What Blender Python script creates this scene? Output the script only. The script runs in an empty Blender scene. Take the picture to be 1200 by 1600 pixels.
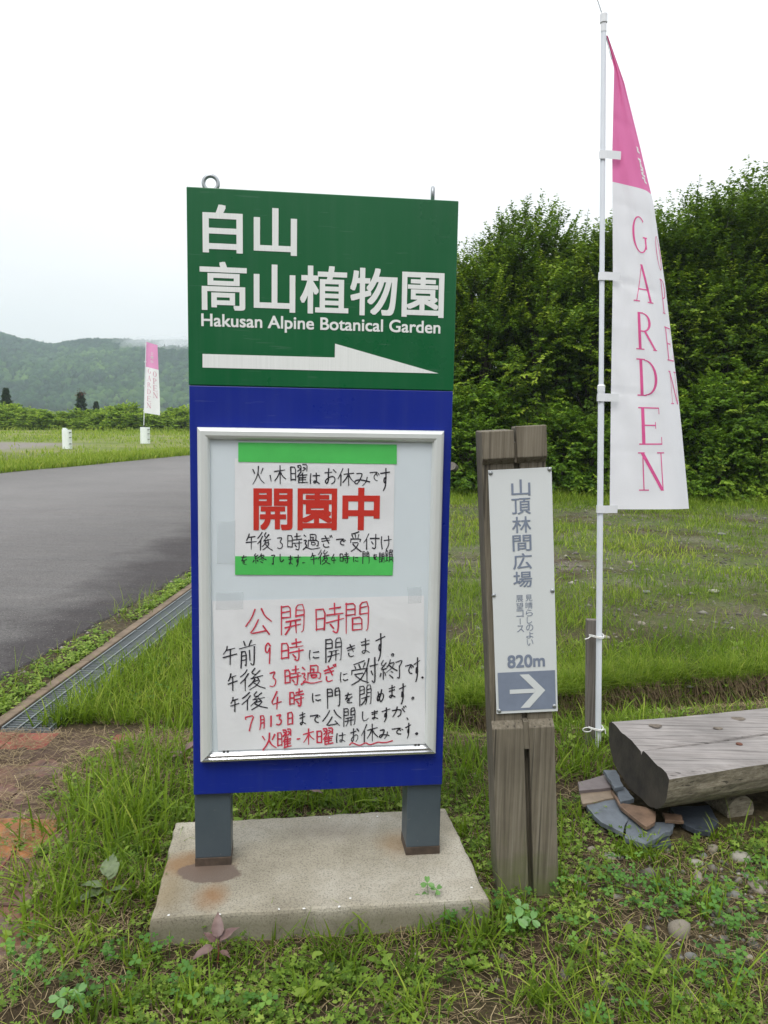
import bpy, math, random
import numpy as np
from mathutils import Vector, Matrix

S = bpy.context.scene
COL = S.collection
R = math.radians

# ------------------------------------------------------------------ camera
PITCH, ROLL, EYE, FPX = .1190, .0178, 1.7, 1250.6
cam_d = bpy.data.cameras.new('camera')
cam = bpy.data.objects.new('camera', cam_d)
COL.objects.link(cam)
S.camera = cam
fw = np.array([0, math.cos(PITCH), -math.sin(PITCH)])
up0 = np.array([0, math.sin(PITCH), math.cos(PITCH)])
rt0 = np.array([1., 0, 0])
RT = rt0 * math.cos(ROLL) + up0 * math.sin(ROLL)
UP = -rt0 * math.sin(ROLL) + up0 * math.cos(ROLL)
m = Matrix.Identity(4)
for i in range(3):
    m[i][0], m[i][1], m[i][2] = RT[i], UP[i], -fw[i]
m[2][3] = EYE
cam.matrix_world = m
cam_d.sensor_fit = 'VERTICAL'
cam_d.sensor_height = 24.0
cam_d.lens = 24.0 * FPX / 1600
cam_d.clip_start = .05
cam_d.clip_end = 6000

# ------------------------------------------------------------------ sky, sun, exposure
SUN_EL, SUN_AZ = 58, 200          # degrees; azimuth from +Y (the view) clockwise
w = bpy.data.worlds.new('World')
S.world = w
w.use_nodes = True
nt = w.node_tree
nt.nodes.clear()
out = nt.nodes.new('ShaderNodeOutputWorld')
bg = nt.nodes.new('ShaderNodeBackground')
sky = nt.nodes.new('ShaderNodeTexSky')
sky.sky_type = 'NISHITA'
sky.sun_disc = False
sky.sun_elevation = R(SUN_EL)
sky.sun_rotation = R(SUN_AZ)
sky.air_density = 1.0
sky.dust_density = 4.0
# cloud deck: an even overcast covers nearly all of the blue
tc = nt.nodes.new('ShaderNodeTexCoord')
mp = nt.nodes.new('ShaderNodeMapping')
mp.inputs['Scale'].default_value = (1, 1, 3.0)
nz = nt.nodes.new('ShaderNodeTexNoise')
nz.inputs['Scale'].default_value = 1.6
nz.inputs['Detail'].default_value = 5
rp = nt.nodes.new('ShaderNodeValToRGB')
rp.color_ramp.elements[0].position = .3
rp.color_ramp.elements[0].color = (.83, .852, .872, 1)
rp.color_ramp.elements[1].position = .75
rp.color_ramp.elements[1].color = (1, 1, 1, 1)
sc_ = nt.nodes.new('ShaderNodeVectorMath')
sc_.operation = 'SCALE'
sc_.inputs['Scale'].default_value = 14.0
mx = nt.nodes.new('ShaderNodeMixRGB')
mx.inputs['Fac'].default_value = .93
L = nt.links.new
L(tc.outputs['Generated'], mp.inputs['Vector'])
L(mp.outputs['Vector'], nz.inputs['Vector'])
L(nz.outputs['Fac'], rp.inputs['Fac'])
sx_w = nt.nodes.new('ShaderNodeSeparateXYZ')
L(tc.outputs['Generated'], sx_w.inputs[0])
cie = nt.nodes.new('ShaderNodeMath'); cie.operation = 'MULTIPLY_ADD'; cie.use_clamp = True
cie.inputs[1].default_value = .62; cie.inputs[2].default_value = .44      # overcast: brighter overhead than at the horizon
L(sx_w.outputs[2], cie.inputs[0])
gm_ = nt.nodes.new('ShaderNodeVectorMath'); gm_.operation = 'SCALE'
L(rp.outputs['Color'], gm_.inputs[0]); L(cie.outputs[0], gm_.inputs['Scale'])
L(gm_.outputs['Vector'], sc_.inputs[0])
L(sky.outputs['Color'], mx.inputs['Color1'])
L(sc_.outputs['Vector'], mx.inputs['Color2'])
L(mx.outputs['Color'], bg.inputs['Color'])
bg.inputs['Strength'].default_value = .10
L(bg.outputs['Background'], out.inputs['Surface'])

sd = bpy.data.lights.new('sun', 'SUN')
sd.energy = 1.3
sd.angle = R(25)
sd.color = (1, .97, .92)
sun = bpy.data.objects.new('sun', sd)
COL.objects.link(sun)
_d = Vector((math.sin(R(SUN_AZ)) * math.cos(R(SUN_EL)), math.cos(R(SUN_AZ)) * math.cos(R(SUN_EL)), math.sin(R(SUN_EL))))
sun.rotation_euler = _d.to_track_quat('Z', 'Y').to_euler()
S.view_settings.view_transform = 'Standard'
S.view_settings.look = 'None'
S.view_settings.gamma = 1
S.view_settings.exposure = .62
S.cycles.use_denoising = True
S.cycles.max_bounces = 8
S.cycles.volume_bounces = 1
S.cycles.transparent_max_bounces = 12

# ------------------------------------------------------------------ helpers
def A3(*v): return np.array(v, float)
CAMP = A3(0, 0, EYE)
def ray(x, y): return fw + RT * (x - 600) / FPX - UP * (y - 800) / FPX
def on_plane(x, y, p, n):
    d = ray(x, y)
    return CAMP + ((np.asarray(p, float) - CAMP) @ n) / (d @ n) * d
def on_z(x, y, z=0.): return on_plane(x, y, (0, 0, z), A3(0, 0, 1))
def on_y(x, y, Y): return on_plane(x, y, (0, Y, 0), A3(0, 1, 0))

WL = {}                                       # world location of each object
def info(o, label=None, cat=None, group=None, kind=None):
    if label: o['label'] = label
    if cat: o['category'] = cat
    if group: o['group'] = group
    if kind: o['kind'] = kind
    return o
def thing(name, label, cat, loc, group=None):
    o = bpy.data.objects.new(name, None)
    o.empty_display_size = .1
    COL.objects.link(o)
    o.location = tuple(loc)
    WL[o.name] = np.array(loc, float)
    return info(o, label, cat, group)

class MB:
    def __init__(s): s.v = []; s.f = []; s.mi = []
    def add(s, vs, fs, mi=0):
        b = len(s.v)
        s.v += [tuple(float(c) for c in v) for v in vs]
        s.f += [tuple(b + i for i in f) for f in fs]
        s.mi += [mi] * len(fs)
        return s
    def box(s, o, a, b, c, mi=0):
        """box from corner o with edge vectors a, b, c (right-handed)"""
        o, a, b, c = [np.asarray(q, float) for q in (o, a, b, c)]
        vs = [o, o + a, o + a + b, o + b, o + c, o + a + c, o + a + b + c, o + b + c]
        return s.add(vs, [(0, 3, 2, 1), (4, 5, 6, 7), (0, 1, 5, 4), (1, 2, 6, 5), (2, 3, 7, 6), (3, 0, 4, 7)], mi)
    def tube(s, pts, rad, n=8, cap=True, mi=0):
        pts = [Vector(tuple(float(c) for c in p)) for p in pts]
        if not hasattr(rad, '__len__'): rad = [rad] * len(pts)
        rings = []
        ref = None
        for i, p in enumerate(pts):
            t = (pts[min(i + 1, len(pts) - 1)] - pts[max(i - 1, 0)]).normalized()
            if ref is None:
                ref = t.cross(Vector((0, 0, 1)))
                if ref.length < .1: ref = t.cross(Vector((1, 0, 0)))
            ref = (ref - t * ref.dot(t)).normalized()
            q = t.cross(ref)
            rings.append([p + (ref * math.cos(2 * math.pi * k / n) + q * math.sin(2 * math.pi * k / n)) * rad[i] for k in range(n)])
        vs = [v for r_ in rings for v in r_]
        fs = []
        for i in range(len(pts) - 1):
            for k in range(n):
                a, b = i * n + k, i * n + (k + 1) % n
                fs.append((a, a + n, b + n, b))
        if cap:
            nv_ = len(vs); vs += [Vector(v) for v in rings[0]] + [Vector(v) for v in rings[-1]]
            fs.append(tuple(nv_ + k for k in range(n)))
            fs.append(tuple(nv_ + n + k for k in reversed(range(n))))
        return s.add(vs, fs, mi)
    def prism(s, poly, ez, mi=0):
        """poly: list of 3D points, ez: extrusion vector"""
        n = len(poly)
        vs = [np.asarray(p, float) for p in poly] + [np.asarray(p, float) + np.asarray(ez, float) for p in poly]
        fs = [tuple(reversed(range(n))), tuple(range(n, 2 * n))] + [(i, (i + 1) % n, n + (i + 1) % n, n + i) for i in range(n)]
        return s.add(vs, fs, mi)
    def mesh(s, name, origin=(0, 0, 0)):
        me = bpy.data.meshes.new(name)
        o = np.asarray(origin, float)
        me.from_pydata([tuple(np.asarray(v) - o) for v in s.v], [], s.f)
        return me

def put(name, me, mats, parent=None, smooth=False, loc=None, bevel=0):
    o = bpy.data.objects.new(name, me)
    COL.objects.link(o)
    if not isinstance(mats, (list, tuple)): mats = [mats]
    if not len(me.materials):
        for q in mats: me.materials.append(q)
    if parent is not None: o.parent = parent
    if loc is not None: o.location = tuple(loc)
    if smooth: me.polygons.foreach_set('use_smooth', [True] * len(me.polygons))
    if bevel:
        b = o.modifiers.new('bevel', 'BEVEL')
        b.width = bevel; b.segments = 2; b.limit_method = 'ANGLE'; b.angle_limit = R(40)
    return o
def build(name, mb, mats, parent=None, smooth=False, bevel=0, flip=False):
    """mb holds world coordinates; the mesh is stored relative to its parent's place"""
    org = WL.get(parent.name, np.zeros(3)) if parent is not None else np.zeros(3)
    me = mb.mesh(name, org)
    o = put(name, me, mats, parent, smooth, None, bevel)
    if any(mb.mi): me.polygons.foreach_set('material_index', mb.mi)
    WL[o.name] = org
    import bmesh
    bm = bmesh.new(); bm.from_mesh(me)
    bmesh.ops.recalc_face_normals(bm, faces=bm.faces)
    bm.to_mesh(me); bm.free()
    return o

def np_mesh(name, V, F, tint=None, smooth=True):
    """V (n,3), F list of (k,m) index arrays"""
    me = bpy.data.meshes.new(name)
    V = np.asarray(V, np.float32)
    me.vertices.add(len(V))
    me.vertices.foreach_set('co', V.ravel())
    idx = np.concatenate([f.ravel() for f in F]).astype(np.int32)
    tot = np.concatenate([np.full(len(f), f.shape[1]) for f in F]).astype(np.int32)
    st = np.concatenate([[0], np.cumsum(tot)[:-1]]).astype(np.int32)
    me.loops.add(len(idx))
    me.loops.foreach_set('vertex_index', idx)
    me.polygons.add(len(tot))
    me.polygons.foreach_set('loop_start', st)
    me.polygons.foreach_set('loop_total', tot)
    if smooth: me.polygons.foreach_set('use_smooth', np.ones(len(tot), bool))
    if tint is not None:
        a = me.attributes.new('tint', 'FLOAT', 'POINT')
        a.data.foreach_set('value', np.asarray(tint, np.float32))
    me.update(calc_edges=True)
    return me

# ------------------------------------------------------------------ materials
def mat(name):
    m_ = bpy.data.materials.new(name)
    m_.use_nodes = True
    n = m_.node_tree.nodes
    return m_, m_.node_tree, n['Principled BSDF'], n['Material Output']
def N(t, typ, **k):
    n = t.nodes.new('ShaderNode' + typ)
    for a, b in k.items():
        if a in n.inputs: n.inputs[a].default_value = b
        else: setattr(n, a, b)
    return n
def ramp(t, fac, stops):
    r_ = t.nodes.new('ShaderNodeValToRGB')
    e = r_.color_ramp.elements
    while len(e) < len(stops): e.new(.5)
    for q, (p, c) in zip(e, stops):
        q.position = p; q.color = (*c, 1) if len(c) == 3 else c
    t.links.new(fac, r_.inputs['Fac'])
    return r_.outputs['Color']
def g3(v): return (v, v, v)
def noise(t, scale, detail=4, rough=.55, vec=None, dist=0):
    n = N(t, 'TexNoise')
    n.inputs['Scale'].default_value = scale; n.inputs['Detail'].default_value = detail
    n.inputs['Roughness'].default_value = rough; n.inputs['Distortion'].default_value = dist
    if vec is not None: t.links.new(vec, n.inputs['Vector'])
    return n.outputs['Fac']
def coords(t, scale=(1, 1, 1), kind='Object', loc=(0, 0, 0), rot=(0, 0, 0)):
    tc_ = N(t, 'TexCoord'); mp_ = N(t, 'Mapping')
    mp_.inputs['Scale'].default_value = scale
    mp_.inputs['Location'].default_value = loc
    mp_.inputs['Rotation'].default_value = rot
    t.links.new(tc_.outputs[kind], mp_.inputs['Vector'])
    return mp_.outputs['Vector']
def mixc(t, fac, a, b, mode='MIX'):
    m_ = N(t, 'MixRGB'); m_.blend_type = mode
    for s_, q in (('Fac', fac), ('Color1', a), ('Color2', b)):
        if hasattr(q, 'is_linked') or hasattr(q, 'links'): t.links.new(q, m_.inputs[s_])
        else: m_.inputs[s_].default_value = q if s_ == 'Fac' else (*q, 1)
    return m_.outputs['Color']
def math_(t, op, a, b=0.0, clamp=False):
    m_ = N(t, 'Math'); m_.operation = op; m_.use_clamp = clamp
    for i, q in enumerate((a, b)):
        if hasattr(q, 'links'): t.links.new(q, m_.inputs[i])
        else: m_.inputs[i].default_value = q
    return m_.outputs[0]
def bump(t, bs, h, strength=.3, dist=.01):
    b = N(t, 'Bump'); b.inputs['Strength'].default_value = strength; b.inputs['Distance'].default_value = dist
    t.links.new(h, b.inputs['Height']); t.links.new(b.outputs['Normal'], bs.inputs['Normal'])

def simple(name, col, rough=.5, metal=0, var=.08, scale=8, bmp=0, bscale=60, coat=0, spec=.5):
    m_, t, b, _ = mat(name)
    v = coords(t)
    c = ramp(t, noise(t, scale, 5, .6, v), [(.3, tuple(q * (1 - var) for q in col)), (.7, tuple(min(1, q * (1 + var)) for q in col))])
    t.links.new(c, b.inputs['Base Color'])
    b.inputs['Roughness'].default_value = rough
    b.inputs['Metallic'].default_value = metal
    b.inputs['Coat Weight'].default_value = coat
    b.inputs['Specular IOR Level'].default_value = spec
    if bmp: bump(t, b, noise(t, bscale, 4, .6, v), bmp, .003)
    return m_
def leaf_mat(name, stops, rough=.45, transl=.3, spec=.35):
    m_, t, b, o_ = mat(name)
    at = N(t, 'Attribute'); at.attribute_name = 'tint'
    c = ramp(t, at.outputs['Fac'], stops)
    t.links.new(c, b.inputs['Base Color'])
    b.inputs['Roughness'].default_value = rough
    b.inputs['Specular IOR Level'].default_value = spec
    tr = N(t, 'BsdfTranslucent')
    c2 = mixc(t, .5, c, (.25, .42, .03), 'MIX')
    t.links.new(c2, tr.inputs['Color'])
    ms = N(t, 'MixShader'); ms.inputs['Fac'].default_value = transl
    t.links.new(b.outputs[0], ms.inputs[1]); t.links.new(tr.outputs[0], ms.inputs[2])
    t.links.new(ms.outputs[0], o_.inputs['Surface'])
    return m_

def wood_mat(name, c0, c1, c2, axis='Z', moss=False, dark=1.0, rot=(0, 0, 0)):
    m_, t, b, _ = mat(name)
    sc = {'Z': (75, 75, 1.6), 'X': (1.5, 60, 60)}[axis]
    v = coords(t, sc, rot=rot)
    n1 = noise(t, 1.0, 7, .72, v, .15)
    c = ramp(t, n1, [(.28, c0), (.5, c1), (.72, c2)])
    v2 = coords(t)
    n2 = noise(t, 3.0, 4, .6, v2)
    c = mixc(t, .55, c, ramp(t, n2, [(.3, g3(.35)), (.65, g3(.75))]), 'OVERLAY')
    # drying cracks
    scc = {'Z': (90, 90, 1.4), 'X': (1.4, 90, 90)}[axis]
    n3 = noise(t, 1.0, 2, .4, coords(t, scc, rot=rot), .1)
    cr = ramp(t, n3, [(.30, g3(.25)), (.37, g3(1))])
    c = mixc(t, .8, c, cr, 'MULTIPLY')
    if moss:
        gz = N(t, 'SeparateXYZ'); t.links.new(v2, gz.inputs[0])
        zz = math_(t, 'ADD', math_(t, 'MULTIPLY', gz.outputs[2], -2.4), 1.25)
        f = math_(t, 'MULTIPLY', zz, noise(t, 9, 5, .6, v2), True)
        f = ramp(t, f, [(.35, g3(0)), (.7, g3(.75))])
        c = mixc(t, f, c, (.09, .11, .03))
    t.links.new(c, b.inputs['Base Color'])
    b.inputs['Roughness'].default_value = .85
    hh = mixc(t, .5, n1, cr, 'MULTIPLY')
    bump(t, b, hh, .7, .004)
    return m_

M = {}
M['green'] = simple('green_enamel', (.003, .098, .030), .30, 0, .06, 2, spec=.38)
M['blue'] = simple('blue_enamel', (.006, .019, .225), .34, 0, .08, 3, spec=.38)
for k_ in ('green', 'blue'):
    t = M[k_].node_tree; b = t.nodes['Principled BSDF']
    v = coords(t, (30, 30, 1.2))
    src = b.inputs['Base Color'].links[0].from_socket
    st = ramp(t, noise(t, 1, 5, .65, v), [(.45, g3(0)), (.8, g3(.05))])
    c = mixc(t, st, src, (.20, .23, .24))
    sc2 = ramp(t, noise(t, 1, 2, .4, coords(t, (9, 9, 160), rot=(.5, .3, 0))), [(.705, g3(0)), (.715, g3(.06))])
    c = mixc(t, sc2, c, (.4, .42, .45))
    t.links.new(c, b.inputs['Base Color'])
    t.links.new(ramp(t, noise(t, 4, 5, .6, coords(t)), [(.3, g3(.24)), (.7, g3(.42))]), b.inputs['Roughness'])
def lettering_mat():
    m_, t, b, _ = mat('white_vinyl')
    v = coords(t, (260, 260, 3))
    c = ramp(t, noise(t, 1, 2, .5, v), [(.3, (.69, .715, .70)), (.7, (.75, .77, .76))])
    t.links.new(c, b.inputs['Base Color']); b.inputs['Roughness'].default_value = .5
    return m_
M['vinyl'] = lettering_mat()
M['alu'] = simple('pale_aluminium', (.66, .69, .68), .35, .25, .04, 5)
M['chrome'] = simple('bright_aluminium', (.70, .71, .73), .22, .9, .06, 9)
M['board'] = simple('pale_board', (.64, .70, .745), .35, 0, .03, 4)
def paper_mat(name, base, tint):
    m_, t, b, _ = mat(name)
    v = coords(t)
    n = noise(t, 5, 5, .6, v, .8)
    c = ramp(t, n, [(.3, tuple(q * .92 for q in base)), (.7, base)])
    t.links.new(c, b.inputs['Base Color']); b.inputs['Roughness'].default_value = .38
    bump(t, b, noise(t, 6, 3, .5, v, .8), .3, .012)
    return m_
M['paper'] = paper_mat('white_paper', (.78, .785, .81), 0)
M['tape'] = simple('green_tape', (.085, .52, .115), .3, 0, .1, 7, bmp=.4, bscale=14)
M['cleartape'] = simple('milky_tape', (.56, .60, .63), .2, 0, .05, 9)
M['ink'] = simple('black_ink', (.018, .017, .028), .45, 0, .2, 30)
M['redink'] = simple('red_marker', (.56, .035, .075), .45, 0, .2, 30)
M['redprint'] = simple('red_print', (.54, .032, .022), .4, 0, .05, 10)
def steel_mat():
    m_, t, b, _ = mat('grey_blue_steel')
    v = coords(t)
    c = ramp(t, noise(t, 5, 5, .6, v), [(.3, (.045, .062, .078)), (.7, (.062, .082, .098))])
    sp = ramp(t, noise(t, 60, 2, .5, v), [(.70, g3(0)), (.76, g3(.5))])
    c = mixc(t, sp, c, (.20, .19, .16))
    t.links.new(c, b.inputs['Base Color']); b.inputs['Roughness'].default_value = .45
    return m_
M['steel'] = steel_mat()
M['rust'] = simple('rusty_steel', (.065, .045, .032), .75, 0, .5, 18, bmp=.5)
M['eyebolt'] = simple('galvanised_steel', (.34, .36, .38), .42, .8, .25, 40)

def concrete_mat():
    m_, t, b, _ = mat('speckled_concrete')
    v = coords(t)
    base = ramp(t, noise(t, 3.0, 6, .62, v), [(.3, (.20, .178, .132)), (.5, (.29, .265, .205)), (.7, (.39, .365, .305))])
    sp = ramp(t, noise(t, 170, 3, .7, v), [(.36, g3(.45)), (.5, g3(1)), (.66, g3(1.0))])
    c = mixc(t, .85, base, sp, 'MULTIPLY')
    dots = N(t, 'TexVoronoi'); dots.inputs['Scale'].default_value = 90
    t.links.new(v, dots.inputs['Vector'])
    c = mixc(t, ramp(t, dots.outputs['Distance'], [(.05, g3(.7)), (.14, g3(0))]), c, (.13, .12, .12))
    # rust run-off round the two posts: stains with a shape of their own
    def blob(cx, cy, rx, ry, c, col, k, soft=.45):
        g = N(t, 'Mapping')
        g.vector_type = 'POINT'
        g.inputs['Location'].default_value = (-cx / rx, -cy / ry, 0)
        g.inputs['Scale'].default_value = (1 / rx, 1 / ry, 0)
        t.links.new(v, g.inputs['Vector'])
        ln = N(t, 'VectorMath'); ln.operation = 'LENGTH'
        t.links.new(g.outputs['Vector'], ln.inputs[0])
        d = math_(t, 'ADD', ln.outputs['Value'], math_(t, 'MULTIPLY', math_(t, 'SUBTRACT', noise(t, 14, 4, .6, v), .5), .7))
        f = ramp(t, d, [(1 - soft, g3(k)), (1.0, g3(0))])
        return mixc(t, f, c, col)
    for q in STAINS[1:] + STAINS[:1]: c = blob(*q[:4], c, *q[4:])
    # sides turn darker and greener towards the bottom
    sx = N(t, 'SeparateXYZ'); t.links.new(v, sx.inputs[0])
    low = math_(t, 'MULTIPLY', math_(t, 'SUBTRACT', .062, sx.outputs[2]), 30, True)
    c = mixc(t, math_(t, 'MULTIPLY', low, .7), c, (.14, .13, .085))
    t.links.new(c, b.inputs['Base Color']); b.inputs['Roughness'].default_value = .9
    bump(t, b, noise(t, 120, 4, .7, v), .45, .004)
    return m_
def asphalt_mat():
    m_, t, b, _ = mat('asphalt')
    v = coords(t)
    big = noise(t, .5, 6, .7, v, 0)
    c = ramp(t, big, [(.25, (.155, .147, .145)), (.5, (.18, .171, .168)), (.75, (.21, .20, .195))])
    # damp band along the near kerb
    sx = N(t, 'SeparateXYZ'); t.links.new(v, sx.inputs[0])
    dd = math_(t, 'ADD', sx.outputs[0], 3.15)
    dd = math_(t, 'ADD', dd, math_(t, 'MULTIPLY', math_(t, 'SUBTRACT', noise(t, 1.3, 4, .6, v), .5), 1.5))
    wet = math_(t, 'MULTIPLY', dd, 1.6, True)
    c = mixc(t, math_(t, 'MULTIPLY', wet, .85), c, (.060, .051, .054))
    fine = ramp(t, noise(t, 150, 3, .7, v), [(.35, g3(.35)), (.5, g3(.9)), (.68, g3(1.0))])
    c = mixc(t, .9, c, fine, 'MULTIPLY')
    mid_ = ramp(t, noise(t, 42, 4, .8, v), [(.38, g3(.45)), (.5, g3(1)), (.66, g3(1.0))])
    c = mixc(t, .75, c, mid_, 'MULTIPLY')
    vo = N(t, 'TexVoronoi'); vo.inputs['Scale'].default_value = 48; t.links.new(v, vo.inputs['Vector'])
    st = ramp(t, vo.outputs['Distance'], [(.12, g3(.8)), (.22, g3(0))])
    sel = ramp(t, vo.outputs['Color'], [(.55, g3(0)), (.62, g3(1))])
    c = mixc(t, math_(t, 'MULTIPLY', st, sel), c, (.36, .34, .30))
    t.links.new(c, b.inputs['Base Color']); b.inputs['Roughness'].default_value = .82
    bump(t, b, noise(t, 110, 3, .7, v), .6, .006)
    return m_
def ground_mat():
    m_, t, b, _ = mat('soil_and_turf')
    v = coords(t)
    soil = ramp(t, noise(t, 26, 6, .7, v), [(.3, (.018, .012, .008)), (.5, (.046, .031, .019)), (.7, (.105, .075, .046))])
    turf = ramp(t, noise(t, 11, 6, .7, v), [(.3, (.035, .055, .012)), (.5, (.075, .115, .022)), (.72, (.13, .16, .04))])
    grav = ramp(t, noise(t, 38, 5, .7, v), [(.3, (.055, .045, .035)), (.5, (.13, .115, .09)), (.7, (.30, .28, .25))])
    sx = N(t, 'SeparateXYZ'); t.links.new(v, sx.inputs[0])
    X, Y = sx.outputs[0], sx.outputs[1]
    patch = noise(t, 1.1, 5, .65, v)
    near = math_(t, 'MULTIPLY', math_(t, 'SUBTRACT', Y, 5.5), .35, True)
    f = math_(t, 'MULTIPLY', near, ramp(t, patch, [(.40, g3(0)), (.60, g3(1))]), True)
    c = mixc(t, f, soil, grav)
    f2 = ramp(t, noise(t, .8, 5, .7, v), [(.38, g3(0)), (.58, g3(.85))])
    c = mixc(t, math_(t, 'MULTIPLY', f2, math_(t, 'ADD', math_(t, 'MULTIPLY', near, .8), .15)), c, turf)
    # the field beyond the road: turf with a worn gravel lane
    far = math_(t, 'MULTIPLY', math_(t, 'SUBTRACT', Y, 24), .1, True)
    field = ramp(t, noise(t, .22, 5, .65, v), [(.3, (.10, .135, .030)), (.5, (.15, .18, .05)), (.7, (.22, .20, .10))])
    c = mixc(t, far, c, field)
    lane = math_(t, 'MULTIPLY', math_(t, 'SUBTRACT', -14.8, X), .5, True)
    ln2 = math_(t, 'MULTIPLY', math_(t, 'SUBTRACT', math_(t, 'ADD', 41.5, math_(t, 'MULTIPLY', patch, 3)), Y), .5, True)
    c = mixc(t, math_(t, 'MULTIPLY', lane, ln2), c, (.20, .185, .165))
    rd = math_(t, 'MULTIPLY', math_(t, 'MULTIPLY', math_(t, 'SUBTRACT', -1.0, X), 2.5, True), math_(t, 'MULTIPLY', math_(t, 'SUBTRACT', 4.2, Y), 6, True))
    c = mixc(t, math_(t, 'MULTIPLY', rd, .75), c, ramp(t, noise(t, 18, 5, .7, v), [(.3, (.065, .042, .034)), (.7, (.15, .10, .082))]))
    t.links.new(c, b.inputs['Base Color']); b.inputs['Roughness'].default_value = .95
    b.inputs['Specular IOR Level'].default_value = .15
    bump(t, b, noise(t, 40, 5, .7, v), .8, .02)
    return m_

# ------------------------------------------------------------------ the sign's frame of reference
YAW = .1293
SU = A3(math.cos(YAW), math.sin(YAW), 0)
SN = A3(-math.sin(YAW), math.cos(YAW), 0)
SP = A3(-.6585, 2.6961, 0)
ZT, ZM, ZB = 2.4276, 1.7912, .3544
def sg(u, n, z): return SP + SU * u + SN * n + A3(0, 0, z)
def sg_px(x, y):
    q = on_plane(x, y, SP, SN) - SP
    return float(q @ SU), float(q[2])
rg = np.random.default_rng(7)
random.seed(7)

# slab corners on the ground
SLZ = .075
slab = [on_z(235, 1434, SLZ), on_z(765, 1404, SLZ), on_z(697, 1262, SLZ), on_z(275, 1285, SLZ)]
slab_o = sum(slab) / 4
legL = sg(.067, .075, 0); legR = sg(.835, .075, 0)
STAINS = []
for px_, py_, rx, ry, col, k, soft in ((326, 1363, .118, .068, (.105, .075, .060), .88, .10), (300, 1350, .17, .11, (.19, .10, .035), .75, .6),
                                 (332, 1400, .07, .10, (.20, .095, .03), .7, .8), (620, 1318, .10, .13, (.20, .12, .05), .55, .7),
                                 (255, 1395, .10, .16, (.20, .14, .06), .45, .8), (520, 1300, .22, .10, (.16, .13, .10), .4, .9)):
    q = on_z(px_, py_, SLZ)
    STAINS.append((q[0] - slab_o[0], q[1] - slab_o[1], rx, ry, col, k, soft))

# ------------------------------------------------------------------ terrain
DITCH = np.array([(.05, 4.42), (.5, 4.40), (1.07, 4.56), (1.62, 4.83), (2.55, 5.13), (4.5, 5.7), (9, 6.9)])
def seg_dist(x, y, P):
    """signed distance to polyline (positive beyond it), parameter along"""
    best = np.full(x.shape, 1e9); sgn = np.zeros(x.shape)
    for a, b in zip(P[:-1], P[1:]):
        d = b - a; L2 = d @ d
        t = np.clip(((x - a[0]) * d[0] + (y - a[1]) * d[1]) / L2, 0, 1)
        dx, dy = x - (a[0] + t * d[0]), y - (a[1] + t * d[1])
        dd = np.hypot(dx, dy)
        s_ = np.sign(dy * d[0] - dx * d[1])
        k = dd < best
        best = np.where(k, dd, best); sgn = np.where(k, s_, sgn)
    return best * sgn
def vnoise(x, y, s, seed=0):
    x = x * s; y = y * s
    xi, yi = np.floor(x).astype(np.int64), np.floor(y).astype(np.int64)
    fx, fy = x - xi, y - yi
    fx, fy = fx * fx * (3 - 2 * fx), fy * fy * (3 - 2 * fy)
    def h(a, b):
        n = (a * 374761393 + b * 668265263 + seed * 982451653) & 0xffffffff
        n = ((n ^ (n >> 13)) * 1274126177) & 0xffffffff
        return ((n ^ (n >> 16)) & 0xffff) / 65535.
    return (h(xi, yi) * (1 - fx) + h(xi + 1, yi) * fx) * (1 - fy) + (h(xi, yi + 1) * (1 - fx) + h(xi + 1, yi + 1) * fx) * fy
def fbm(x, y, s, seed=0, o=3):
    return sum(vnoise(x, y, s * 2 ** i, seed + i) * .5 ** i for i in range(o)) / sum(.5 ** i for i in range(o))
def gut_x(y): return -2.03 + (y - 4.11) * .052           # left edge of the grating
GY0, GY1, GW = 4.11, 11.11, .275
ROAD_N = np.array([(-3.1, -12), (-2.75, 1), (-2.48, 4.2), (-2.12, 8.2), (-1.8, 13), (-1.0, 20), (.6, 30), (3.5, 42), (9, 60)], float)   # near edge
ROAD_F = np.array([(-26, -12), (-16, 6), (-12.2, 15), (-10.27, 21.3), (-7.88, 32), (-4.6, 44), (1, 62)], float)
def road_mask(x, y):
    xn = np.interp(y, ROAD_N[:, 1], ROAD_N[:, 0]); xf = np.interp(y, ROAD_F[:, 1], ROAD_F[:, 0])
    return (x < xn) & (x > xf) & (y < 60)
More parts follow.
